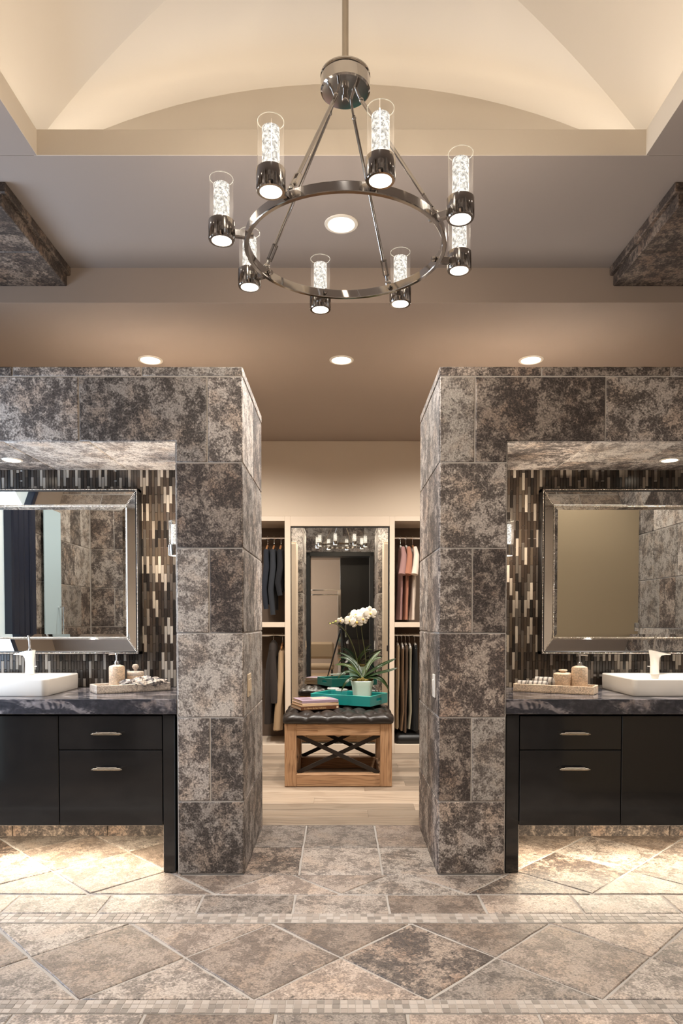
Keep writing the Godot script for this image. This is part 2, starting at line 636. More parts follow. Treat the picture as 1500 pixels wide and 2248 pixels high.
	M.frost_rim = mat(Color(0.80, 0.80, 0.78), 0.4)
	M.linen = mat(Color(0.70, 0.62, 0.52), 0.95)
	M.hanger = mat(Color(0.62, 0.43, 0.27), 0.55)
	M.plate = mat(Color(0.86, 0.84, 0.81), 0.4)
	M.ivory_plate = mat(Color(0.78, 0.70, 0.60), 0.4)

func cloth(c: Color) -> StandardMaterial3D:
	var m := mat(c, 0.95)
	m.rim_enabled = true
	m.rim = 0.3
	m.rim_tint = 0.8
	return m

# ---------------------------------------------------------------- floor
func floor_poly(parent: Node, poly: PackedVector2Array, mats: Array, called := "stone_tile", gap := 0.007) -> void:
	tile(parent, poly, Vector3(0, -0.010, 0), Vector3.RIGHT, Vector3(0, 0, -1), Vector3.UP, pick(mats), called, 0.010, gap, 0.0042, 0.004)

func diamonds(parent: Node, band: PackedVector2Array, x0: float, z0: float, mats: Array) -> void:
	var h := 0.3185
	for i in range(-12, 13):
		for j in range(-4, 5):
			if (i + j) % 2 != 0:
				continue
			var c := Vector2(x0 + i * h, z0 + j * h)
			var d := PackedVector2Array([c + Vector2(h, 0), c + Vector2(0, h), c + Vector2(-h, 0), c + Vector2(0, -h)])
			for q in Geometry2D.intersect_polygons(d, band):
				var area := 0.0
				for k in q.size():
					area += q[k].cross(q[(k + 1) % q.size()]) * 0.5
				if absf(area) > 0.004:
					# the whole diamonds in view: brown ones, and a dark one right of the middle
					var whole := absf(c.y - 2.80) < 0.01 and absf(c.x) < 1.2
					floor_poly(parent, q, [mats[7]] if whole and c.x > 0.2 and c.x < 0.5 else ([mats[1]] if whole else mats))

func cube_band(parent: Node, z0: float, rows: int, pitch: float, half: float, apart: bool) -> void:
	var shapes := []
	for k in 3:
		var st := begin()
		bb(st, Vector3.ZERO, Vector3(pitch * 0.945, 0.010, pitch * 0.945) * (1.0 - 0.012 * k), 0.0009)
		st.generate_normals()
		shapes.append(st.commit())
	var joined := {}
	var n := int(half / pitch)
	for r in rows:
		for i in range(-n, n):
			var at := p((i + 0.5 + rng.randf_range(-0.04, 0.04)) * pitch, -0.0052 + rng.randf_range(-0.0006, 0.0006), z0 + (r + 0.5) * pitch)
			var m = pick(M.cubes)
			if apart:
				var o := put(parent, "mosaic_tile", pick(shapes), m)
				o.position = at
			else:
				if not joined.has(m):
					joined[m] = SurfaceTool.new()
				joined[m].append_from(pick(shapes), 0, Transform3D(Basis(), at))
	if not joined.is_empty():
		var mesh := ArrayMesh.new()
		for m in joined:
			joined[m].commit(mesh)
			mesh.surface_set_material(mesh.get_surface_count() - 1, m)
		var o := MeshInstance3D.new()
		o.name = "mosaic_tile_band"
		o.mesh = mesh
		o.set_meta("kind", "stuff")
		parent.add_child(o, true)

func build_floor() -> void:
	var fl := structure("floor", "grey brown travertine floor with diagonal tiles and mosaic bands", "floor")
	slab(fl, "grout_bed", M.floor_grout, -3.1, 3.1, -0.12, -0.0045, -4.2, 4.645, 0.0)
	var fs: Array = M.floor_stone
	# border rows and the straight field behind the lens
	for row in [[3.228, 3.453], [2.17, 2.397]]:
		for i in range(-7, 7):
			floor_poly(fl, rect(i * 0.46 + 0.235, i * 0.46 + 0.695, row[0], row[1]), fs)
	for j in 5:
		for i in range(-7, 7):
			floor_poly(fl, rect(i * 0.46 + 0.005, i * 0.46 + 0.465, 2.17 - 0.46 * (j + 1), 2.17 - 0.46 * j), fs)
	diamonds(fl, rect(-2.93, 2.93, 2.484, 3.128), 0.003 - 0.3185, 2.802, fs)
	var u := PackedVector2Array([Vector2(-2.93, 3.457), Vector2(2.93, 3.457), Vector2(2.93, 4.42), Vector2(0.87, 4.42), Vector2(0.87, 3.727), Vector2(-0.86, 3.727), Vector2(-0.86, 4.42), Vector2(-2.93, 4.42)])
	diamonds(fl, u, 0.006, 3.785, fs)
	for c in [[-0.53, -0.225], [-0.225, 0.232], [0.232, 0.54]]:
		floor_poly(fl, rect(c[0], c[1], 3.727, 4.183), fs)
		floor_poly(fl, rect(c[0], c[1], 4.183, 4.645), fs)
	slab(fl, "grout_bed", M.floor_grout, -3.0, 3.0, -0.010, -0.0016, 2.398, 2.484, 0.0)
	slab(fl, "grout_bed", M.floor_grout, -3.0, 3.0, -0.010, -0.0016, 3.129, 3.228, 0.0)
	cube_band(fl, 2.399, 3, 0.0278, 1.28, true)
	cube_band(fl, 3.131, 3, 0.0318, 1.75, false)
	# closet planks
	var wf := structure("floor_1", "pale oak plank floor of the walk-in closet behind the stone walls", "floor")
	slab(wf, "plank_bed", M.door_dark, -3.1, 3.1, -0.12, -0.011, 4.645, 7.9, 0.0)
	var z := 4.648
	var k := 0
	while z < 7.75:
		var x: float = -2.9 - [0.0, 0.7, 0.35, 1.1][k % 4]
		while x < 2.9:
			var a := maxf(x, -2.9)
			var b := minf(x + 1.9, 2.9)
			if b - a > 0.1:
				tile(wf, rect(a, b, z, z + 0.185), Vector3(0, -0.012, 0), Vector3.RIGHT, Vector3(0, 0, -1), Vector3.UP, pick(M.planks), "plank", 0.011, 0.0010, 0.0, 0.0015, 2.1, false)
			x += 1.9
		z += 0.185
		k += 1

# ---------------------------------------------------------------- the two stone walls with their niches
const COURSES := [0.0, 0.398, 0.855, 1.312, 1.769, 2.226, 2.683, 2.737]

func wall_tiles(parent: Node, list: Array, o: Vector3, u: Vector3, w: Vector3, n: Vector3, mats: Array, chosen := []) -> void:
	for i in list.size():
		var m = pick(mats)
		tile(parent, list[i], o, u, w, n, mats[chosen[i]] if i < chosen.size() else m, "stone_tile", 0.010, 0.006)

func build_partitions() -> void:
	for s in [-1.0, 1.0]:
		var left: bool = s < 0.0
		var x_in := -0.521 if left else 0.531      # face towards the passage
		var x_out := -0.882 if left else 0.896     # edge of the niche
		var far := -2.95 if left else 2.95
		var side := "left" if left else "right"
		var wl := structure("wall_" + side, "grey travertine wall with vanity niche on the %s of the closet passage" % side, "wall")
		var e: float = 0.010 * s
		var g: float = 0.005 * s                 # the bed lies behind the tile faces
		# cores
		slab(wl, "core", M.grout, x_in + g, x_out, 0.0, 2.730, 3.738, 4.622, 0.0)
		slab(wl, "core", M.grout, x_out, far, 2.339, 2.730, 3.738, 4.622, 0.0)
		slab(wl, "core", M.grout, x_out, far, 0.0, 2.344, 4.438, 4.617, 0.0)
		# front of the pillar and the header
		var o := p(0, 0, 3.743)
		var list := []
		var mid := -0.704 if left else 0.712
		for k in 5:
			if k % 2 == 1:
				list.append(rect(minf(x_in, mid), maxf(x_in, mid), COURSES[k], COURSES[k + 1]))
				list.append(rect(minf(x_out, mid), maxf(x_out, mid), COURSES[k], COURSES[k + 1]))
			else:
				list.append(rect(minf(x_in, x_out), maxf(x_in, x_out), COURSES[k], COURSES[k + 1]))
		var a := -0.71 if left else 0.722
		var b := -1.397 if left else 1.42
		list.append(rect(minf(x_in, a), maxf(x_in, a), 2.226, 2.683))
		list.append(PackedVector2Array([Vector2(a, 2.226), Vector2(a, 2.683), Vector2(b, 2.683), Vector2(b, 2.338), Vector2(x_out, 2.338), Vector2(x_out, 2.226)]))
		var c: float = b
		while absf(c) < 2.9:
			var d: float = c + 0.69 * s
			if absf(d) > 2.9:
				d = far
			list.append(rect(minf(c, d), maxf(c, d), 2.338, 2.683))
			c = d
		c = x_in
		var d2 := -1.06 if left else 1.076
		while absf(c) < 2.9:
			list.append(rect(minf(c, d2), maxf(c, d2), 2.683, 2.737))
			c = d2
			d2 = c + 0.69 * s
			if absf(d2) > 2.7:
				d2 = far
		wall_tiles(wl, list, o, Vector3.RIGHT, Vector3.UP, Vector3.BACK, M.wall_stone, [1, 1, 0, 2, 4, 2, 4, 0, 1, 0] if left else [0, 4, 3, 5, 0, 4, 0, 3, 4, 0])
		# towards the passage
		list = []
		for k in 7:
			if k == 6 or (k % 2 == 0 and left) or k == 0:
				list.append(rect(3.735, 4.625, COURSES[k], COURSES[k + 1]))
			else:
				list.append(rect(3.735, 4.19, COURSES[k], COURSES[k + 1]))
				list.append(rect(4.19, 4.625, COURSES[k], COURSES[k + 1]))
		wall_tiles(wl, list, Vector3(x_in + e, 0, 0), Vector3(0, 0, -1), Vector3.UP, Vector3(-s, 0, 0), M.wall_stone)
		# the niche's soffit and end, and the closet side
		list = []
		c = x_out
		while absf(c) < 2.9:
			var d: float = c + 0.46 * s
			if absf(d) > 2.85:
				d = far
			list.append(rect(minf(c, d), maxf(c, d), 3.735, 4.20))
			list.append(rect(minf(c, d), maxf(c, d), 4.20, 4.43))
			c = d
		wall_tiles(wl, list, p(0, 2.344, 0), Vector3.RIGHT, Vector3(0, 0, -1), Vector3.DOWN, M.pale_stone)
		list = []
		for k in range(2, 6):
			list.append(rect(3.745, 4.43, COURSES[k], minf(COURSES[k + 1], 2.334)))
		wall_tiles(wl, list, Vector3(x_out - 0.004 * s, 0, 0), Vector3(0, 0, -1), Vector3.UP, Vector3(s, 0, 0), M.wall_stone)
		list = []
		for k in 7:
			c = x_in
			var step := 0.30 + 0.16 * (k % 2)
			while absf(c) < 1.3:
				list.append(rect(minf(c, c + step * s), maxf(c, c + step * s), COURSES[k], COURSES[k + 1]))
				c += step * s
				step = 0.46
		wall_tiles(wl, list, p(0, 0, 4.617), Vector3.RIGHT, Vector3.UP, Vector3.FORWARD, M.wall_stone)
		mosaic(wl, s, x_out, far)
		# the strip of stone behind the open plinth
		var bs := structure("baseboard_" + side, "low travertine strip under the %s vanity along the niche wall" % side, "baseboard")
		c = x_out
		while absf(c) < 2.9:
			var d: float = c + 0.61 * s
			var st := begin()
			bx(st, c + 0.002 * s, d - 0.002 * s, -0.004, 0.30, 4.405, 4.440, 0.003)
			part(bs, "stone_strip", st, M.slab_stone)
			c = d

# upright glass and stone sticks on the back wall of a niche
func mosaic(wl: Node, s: float, x_out: float, far: float) -> void:
	var pitch := 0.0187
	var tall := 0.1115
	var st := begin()
	bb(st, Vector3.ZERO, Vector3(pitch * 0.915, tall * 0.985, 0.008), 0.0012)
	st.generate_normals()
	var whole := st.commit()
	st = begin()
	bb(st, Vector3.ZERO, Vector3(pitch * 0.915, tall * 0.47, 0.008), 0.0012)
	st.generate_normals()
	var half := st.commit()
	var rest := {}
	var made := 0
	var n := int(absf(far - x_out) / pitch)
	for i in n:
		var x: float = x_out + (i + 0.5) * pitch * s
		var hidden := absf(x) > 1.30 and absf(x) < 2.60
		var y := 0.955 - tall * (0.5 if i % 2 == 0 else 0.0) - (tall * 0.25 if rng.randf() < 0.12 else 0.0)
		var run := 0
		while y < 2.334:
			var y0 := maxf(y, 0.955)
			var y1 := minf(y + tall, 2.334)
			var pale := rng.randf() < 0.27 and run < 1
			run = run + 1 if pale else 0
			var m = pick(M.pale_sticks) if pale else pick(M.sticks)
			var cy := (y0 + y1) / 2
			var full := y1 - y0 > tall * 0.8
			y += tall
			if y1 - y0 < 0.01 or (hidden and y0 > 1.20 and y1 < 2.17):
				continue
			var at := p(x, cy, 4.434 + rng.randf_range(-0.0007, 0.0007))
			var seen := absf(x) < 2.2 and absf(x) > 1.03
			if seen and made < 300:
				var o := put(wl, "mosaic_stick", whole if full else half, m)
				o.position = at
				made += 1
			else:
				if not rest.has(m):
					rest[m] = SurfaceTool.new()
				rest[m].append_from(whole if full else half, 0, Transform3D(Basis(), at))
	var mesh := ArrayMesh.new()
	for m in rest:
		rest[m].commit(mesh)
		mesh.surface_set_material(mesh.get_surface_count() - 1, m)
	var o := MeshInstance3D.new()
	o.name = "mosaic_tile_field"
	o.mesh = mesh
	o.set_meta("kind", "stuff")
	wl.add_child(o, true)

# ---------------------------------------------------------------- side walls, rear wall, closet shell
func tiled_face(parent: Node, a0: float, a1: float, o: Vector3, u: Vector3, n: Vector3, skip := Rect2()) -> void:
	var ys := [0.0, 0.398, 0.855, 1.312, 1.769, 2.226, 2.683, 3.14, 3.43]
	for k in ys.size() - 1:
		var c := a0
		var step := 0.457 if k % 2 == 0 else 0.28
		while c < a1 - 0.02:
			var d: float = minf(c + step, a1)
			if a1 - d < 0.1:
				d = a1
			var whole := rect(c, d, ys[k], ys[k + 1])
			var bits := [whole]
			if skip.size.x > 0.0:
				bits = Geometry2D.clip_polygons(whole, rect(skip.position.x, skip.end.x, skip.position.y, skip.end.y))
			for q in bits:
				if not Geometry2D.is_polygon_clockwise(q) and q.size() > 2:
					tile(parent, q, o, u, Vector3.UP, n, pick(M.wall_stone), "stone_tile", 0.010, 0.006, 0.0018 if k < 6 else 0.0)
			c = d
			step = [0.457, 0.30, 0.457, 0.60][rng.randi_range(0, 3)]

func build_room_shell() -> void:
	# left side wall: stone as far as the window, then the window
	var wl := structure("wall_side_left", "travertine side wall left of the bathroom beside the frosted window", "wall")
	slab(wl, "core", M.grout, -3.15, -2.955, 0.0, 3.43, 0.3, 2.13, 0.0)
	slab(wl, "core", M.paint, -3.15, -2.95, 0.0, 0.45, 2.13, 3.72, 0.0)
	slab(wl, "core", M.paint, -3.15, -2.95, 2.75, 3.43, 2.13, 3.72, 0.0)
	slab(wl, "core", M.paint, -3.15, -2.95, 0.0, 3.43, 3.72, 7.9, 0.0)
	tiled_face(wl, 0.61, 2.12, Vector3(-2.96, 0, 0), Vector3(0, 0, -1), Vector3.RIGHT)
	var wn := structure("window_1", "tall frosted window with navy frame in the left side wall", "window")
	for z in [2.17, 2.29, 2.41, 2.52]:
		slab(wn, "frame_post", M.navy, -3.06, -2.93 + 0.01 * sin(z * 30.0), 0.45, 2.75, z - 0.058, z + 0.058, 0.016)
	slab(wn, "frame_post", M.navy, -3.06, -2.94, 0.45, 2.75, 3.66, 3.72, 0.008)
	slab(wn, "frame_rail", M.navy, -3.06, -2.94, 2.70, 2.76, 2.56, 3.66, 0.008)
	slab(wn, "frame_rail", M.navy, -3.06, -2.94, 0.44, 0.50, 2.56, 3.66, 0.008)
	slab(wn, "window_pane", M.day_pane, -3.03, -3.01, 0.50, 2.70, 2.56, 3.66, 0.0)
	var al := AreaLight3D.new()
	al.name = "window_daylight"
	al.area_size = Vector2(0.66, 2.1)
	al.light_color = DAY
	al.light_energy = E_WINDOW
	al.shadow_enabled = true
	wn.add_child(al)
	al.position = Vector3(-2.92, 1.6, -3.31)
	al.rotation = Vector3(0, -PI / 2, 0)
	# right side wall
	var wr := structure("wall_side_right", "travertine side wall right of the bathroom beyond the frosted glass", "wall")
	slab(wr, "core", M.grout, 2.96, 3.15, 0.0, 3.43, 0.3, 3.74, 0.0)
	slab(wr, "core", M.paint, 2.95, 3.15, 0.0, 3.43, 3.74, 7.9, 0.0)
	tiled_face(wr, 0.61, 3.73, Vector3(2.96, 0, 0), Vector3(0, 0, -1), Vector3.LEFT)
	# rear wall: stone blocks at both sides and, set back between them, the doorway behind the camera
	var rr := structure("wall_rear", "travertine wall round the doorway facing the vanities", "wall")
	slab(rr, "core", M.grout, -3.15, -1.30, 0.0, 3.43, -0.36, 0.585, 0.0)
	slab(rr, "core", M.grout, 1.30, 3.15, 0.0, 3.43, -0.36, 0.585, 0.0)
	slab(rr, "core", M.grout, -1.30, -0.70, 0.0, 3.43, -0.36, -0.065, 0.0)
	slab(rr, "core", M.grout, 0.70, 1.30, 0.0, 3.43, -0.36, -0.065, 0.0)
	slab(rr, "core", M.grout, -0.70, 0.70, 2.81, 3.43, -0.36, -0.065, 0.0)
	tiled_face(rr, -2.95, -1.295, p(0, 0, 0.58), Vector3.RIGHT, Vector3.FORWARD)
	tiled_face(rr, 1.295, 2.95, p(0, 0, 0.58), Vector3.RIGHT, Vector3.FORWARD)
	tiled_face(rr, -1.29, 1.29, p(0, 0, -0.07), Vector3.RIGHT, Vector3.FORWARD, Rect2(-0.69, -0.1, 1.38, 2.9))
	tiled_face(rr, -0.06, 0.57, Vector3(-1.305, 0, 0), Vector3(0, 0, -1), Vector3.RIGHT)
	tiled_face(rr, -0.06, 0.57, Vector3(1.305, 0, 0), Vector3(0, 0, -1), Vector3.LEFT)
	var dr := structure("door_1", "dark grey door frame round the opening behind the camera", "door frame")
	slab(dr, "frame_post", M.grey_frame, -0.70, -0.62, 0.0, 2.80, -0.40, -0.03, 0.006)
	slab(dr, "frame_post", M.grey_frame, 0.62, 0.70, 0.0, 2.80, -0.40, -0.03, 0.006)
	slab(dr, "frame_rail", M.grey_frame, -0.70, 0.70, 2.72, 2.81, -0.40, -0.03, 0.006)
	# glass on either side, seen only in the mirrors
	var g := thing("shower_panel", "pale blue frosted glass panel with a chrome pull, reflected in the left mirror", "glass panel", p(-2.91, 0.0, 1.77))
	slab(g, "glass_sheet", M.frost_blue, -0.006, 0.006, 0.01, 2.5, -0.20, 0.20, 0.002)
	var st := begin(true)
	tube(st, [Vector3(0.006, 1.0, 0.12), Vector3(0.06, 1.0, 0.12), Vector3(0.06, 1.0, 0.119), Vector3(0.06, 1.52, 0.12), Vector3(0.006, 1.52, 0.12)], 0.011, 8)
	part(g, "pull_handle", st, M.chrome)
	g = thing("frosted_door", "beige frosted glass door reflected in the right mirror", "glass door", p(2.36, 0.0, 1.98))
	slab(g, "glass_sheet", M.frost_beige, -0.57, 0.57, 0.01, 2.6, -0.006, 0.006, 0.002)
	slab(g, "hinge", M.chrome, 0.53, 0.575, 1.28, 1.36, 0.006, 0.02, 0.003)
	slab(g, "hinge", M.chrome, 0.53, 0.575, 0.4, 0.48, 0.006, 0.02, 0.003)
	# closet back wall above the cupboards
	var cb := structure("wall_back", "warm painted closet wall above the cupboards", "wall")
	slab(cb, "plaster", M.closet_paint, -3.15, 3.15, 0.0, 3.23, 7.76, 7.9, 0.0)
	slab(cb, "plaster", M.closet_paint, -3.0, 3.0, 2.462, 3.23, 7.185, 7.76, 0.0)

# ---------------------------------------------------------------- ceilings
const VA := 1.55      # vault half width
const VB := 0.97      # vault half depth
const VZ := 2.38
const VX := 0.006
const VR := 3.1186
const VTOP := 3.92

func arch(x: float) -> float:
	return VTOP - VR + sqrt(VR * VR - x * x)

func build_ceiling() -> void:
	var ce := structure("ceiling", "taupe flat ceiling with a lit tray under a groin vault", "ceiling")
	var z0 := 3.117
	var z1 := 2 * VZ - 3.117
	for q in [[-3.1, 3.1, z0 + 0.002, 4.10], [-3.1, 3.1, -0.36, z1], [-3.1, VX - 1.347, z1, z0], [VX + 1.347, 3.1, z1, z0]]:
		slab(ce, "plaster", M.ceiling_paint, q[0], q[1], 3.433, 3.455, q[2], q[3], 0.0)
	# the tray's upstanding lip
	var li := structure("trim_1", "cream upstand of the lit ceiling tray", "ceiling trim")
	slab(li, "lip", M.vault, VX - 1.360, VX + 1.360, 3.4334, 3.545, z0 - 0.002, z0 + 0.013, 0.001)
	slab(li, "lip", M.vault, VX - 1.360, VX + 1.360, 3.4334, 3.545, z1 - 0.013, z1 + 0.002, 0.001)
	slab(li, "lip", M.vault, VX - 1.360, VX - 1.345, 3.4334, 3.545, z1, z0, 0.001)
	slab(li, "lip", M.vault, VX + 1.345, VX + 1.360, 3.4334, 3.545, z1, z0, 0.001)
	# vault: four webs meeting in groins, and the lunettes that close their ends
	var va := structure("ceiling_1", "cream groin vault over the tray washed by hidden cove lights", "vault")
	for k in 4:
		var st := begin(true)
		var n := 18
		var m := 24
		var pt := func(i: int, j: int) -> Vector3:
			var t := float(i) / n
			var s := (float(j) / m * 2.0 - 1.0) * t
			if k == 0:
				return p(VX + s * VA, arch(s * VA), VZ + t * VB)
			if k == 1:
				return p(VX + s * VA, arch(s * VA), VZ - t * VB)
			return p(VX + (t if k == 2 else -t) * VA, arch(s * VA), VZ + s * VB)
		for i in n:
			for j in m:
				var a: Vector3 = pt.call(i, j)
				var b: Vector3 = pt.call(i, j + 1)
				var c: Vector3 = pt.call(i + 1, j + 1)
				var d: Vector3 = pt.call(i + 1, j)
				for tri in [[a, b, c], [a, c, d]]:
					var nn: Vector3 = (tri[1] - tri[0]).cross(tri[2] - tri[0])
					if nn.length() < 1e-9:
						continue
					var order := [0, 2, 1] if nn.y < 0.0 else [0, 1, 2]
					for q in order:
						st.add_vertex(tri[q])
		part(va, "web", st, M.vault)
	for k in 4:
		var st := begin()
		var m := 24
		for j in m:
			var s0 := float(j) / m * 2.0 - 1.0
			var s1 := float(j + 1) / m * 2.0 - 1.0
			var q := []
			for s in [s0, s1]:
				var y := arch(s * VA) + 0.004
				if k < 2:
					var z := VZ + (VB if k == 0 else -VB)
					q.append([p(VX + s * VA, 3.455, z), p(VX + s * VA, y, z)])
				else:
					var x := VX + (VA if k == 2 else -VA)
					q.append([p(x, 3.455, VZ + s * VB), p(x, y, VZ + s * VB)])
			face(st, [q[0][0], q[1][0], q[1][1], q[0][1]], p(VX, 3.6, VZ) * 2.0 - p(VX, 3.6, VZ) + (q[0][0] - p(VX, 3.6, VZ)) * 2.0)
		part(va, "lunette", st, M.vault)
	slab(va, "roof_deck", M.paint, -3.15, 3.15, 4.05, 4.15, -0.4, 4.2, 0.0)
	for q in [[-3.15, -1.62, 3.455, 4.05, -0.4, 4.2], [1.63, 3.15, 3.455, 4.05, -0.4, 4.2], [-1.62, 1.63, 3.455, 4.05, 3.40, 4.2], [-1.62, 1.63, 3.455, 4.05, -0.4, 1.36]]:
		slab(va, "roof_side", M.paint, q[0], q[1], q[2], q[3], q[4], q[5], 0.0)
	# cove lights behind the lip
	for q in [[VX, z0 + 0.16, 2.7, 0.0, 0], [VX, z1 - 0.16, 2.7, 0.0, 1], [VX - 1.48, VZ, 1.5, 1.0, 2], [VX + 1.48, VZ, 1.5, 1.0, 3]]:
		var c := thing("cove_light", ["warm led strip behind the far lip of the ceiling tray", "warm led strip behind the near lip of the ceiling tray", "warm led strip behind the left lip of the ceiling tray", "warm led strip behind the right lip of the ceiling tray"][q[4]], "led strip", p(q[0], 3.456, q[1]))
		var st := begin()
		bb(st, Vector3(0, 0.007, 0), Vector3(q[2], 0.014, 0.03) if q[3] == 0.0 else Vector3(0.03, 0.014, q[2]), 0.002)
		part(c, "led_strip", st, M.strip)
		var al := AreaLight3D.new()
		al.name = "cove_glow"
		al.area_size = Vector2(q[2], 0.03) if q[3] == 0.0 else Vector2(0.03, q[2])
		al.light_color = WARM
		al.light_energy = E_COVE * (q[2] / 2.5)
		al.shadow_enabled = true
		c.add_child(al)
		al.position = Vector3(0, 0.02, 0)
		al.rotation = Vector3(PI / 2, 0, 0)
	# lower ceiling over the closet, its edge making the beam
	var lo := structure("ceiling_2", "lower warm taupe ceiling running over the closet", "ceiling")
	slab(lo, "plaster", M.ceiling_low, -3.15, 3.15, 3.232, 3.45, 4.09, 7.9, 0.002)
	# stone cornices under the ceiling at both sides
	for s in [-1.0, 1.0]:
		var tr := structure("trim_2" if s < 0 else "trim_3", "stepped travertine cornice block at the %s end of the ceiling" % ("left" if s < 0 else "right"), "stone cornice")
		for z in [[3.315, 3.71], [3.713, 4.088]]:
			slab(tr, "stone_slab", M.slab_stone, 1.59 * s, 2.95 * s, 3.325, 3.40, z[0], z[1], 0.004)
		slab(tr, "stone_slab", M.slab_stone, 1.568 * s, 2.95 * s, 3.385, 3.434, 3.30, 4.088, 0.004)
	# recessed lights
	var names := ["round recessed light in the flat ceiling behind the chandelier ring", "recessed light above the left stone wall", "recessed light centred above the closet passage", "recessed light above the right stone wall", "small recessed light in the left niche soffit", "small recessed light in the right niche soffit"]
	var spots := [[0.006, 3.433, 3.645, 0.088, E_DOWN], [-1.349, 3.232, 4.975, 0.088, E_CLOSET], [0.010, 3.232, 4.975, 0.088, E_CLOSET], [1.357, 3.232, 4.975, 0.088, E_CLOSET], [-1.947, 2.334, 4.14, 0.058, E_NICHE], [1.958, 2.334, 4.14, 0.058, E_NICHE]]
	for i in 6:
		var q: Array = spots[i]
		downlight(names[i], p(q[0], q[1], q[2]), q[3], q[4], "recessed lights over the bathroom")
	for q in [[-0.92, 3.232, 6.1], [0.93, 3.232, 6.1]]:
		downlight("recessed light deeper in the closet, out of the frame, %s" % ("on its left" if q[0] < 0 else "on its right"), p(q[0], q[1], q[2]), 0.088, E_CLOSET, "recessed lights over the closet")
	for q in [[-2.2, 3.433, 2.4], [2.2, 3.433, 2.4], [0.0, 3.433, 1.15], [-2.3, 3.433, 1.1], [2.4, 3.433, 1.25]]:
		downlight("recessed light in the flat ceiling near the camera, %s" % ("before the doorway" if q[0] == 0.0 else ("over the shower" if q[0] == -2.3 else ("over the frosted door" if q[0] == 2.4 else ("on the left" if q[0] < 0 else "on the right")))), p(q[0], q[1], q[2]), 0.088, E_DOWN, "recessed lights near the camera")

func downlight(label: String, at: Vector3, r: float, e: float, group: String) -> void:
	var o := thing("recessed_light", label, "ceiling light", at, group)
	var st := begin()
	lathe(st, [Vector2(r * 0.76, 0.004), Vector2(r * 0.76, -0.002), Vector2(r * 0.80, -0.006), Vector2(r * 0.97, -0.004), Vector2(r, 0.001)].map(func(q): return q), 36)
	part(o, "trim_ring", st, M.trim_white)
	st = begin()
	lathe(st, [Vector2(0.0, -0.004), Vector2(r * 0.5, -0.0035), Vector2(r * 0.765, -0.001)], 32)
	part(o, "diffuser_lamp", st, M.bulb)
	var l := SpotLight3D.new()
	l.name = "beam"
	l.spot_angle = 80.0 if group.contains("closet") or label.contains("above") else 62.0
	l.spot_angle_attenuation = 0.9
	l.spot_attenuation = 2.0
	l.spot_range = 12.0
	l.light_energy = e
	l.light_color = NEUTRAL
	l.light_size = r * 0.7
	l.shadow_enabled = true
	o.add_child(l)
	l.position = Vector3(0, -0.012, 0)
	l.rotation = Vector3(-PI / 2, 0, 0)

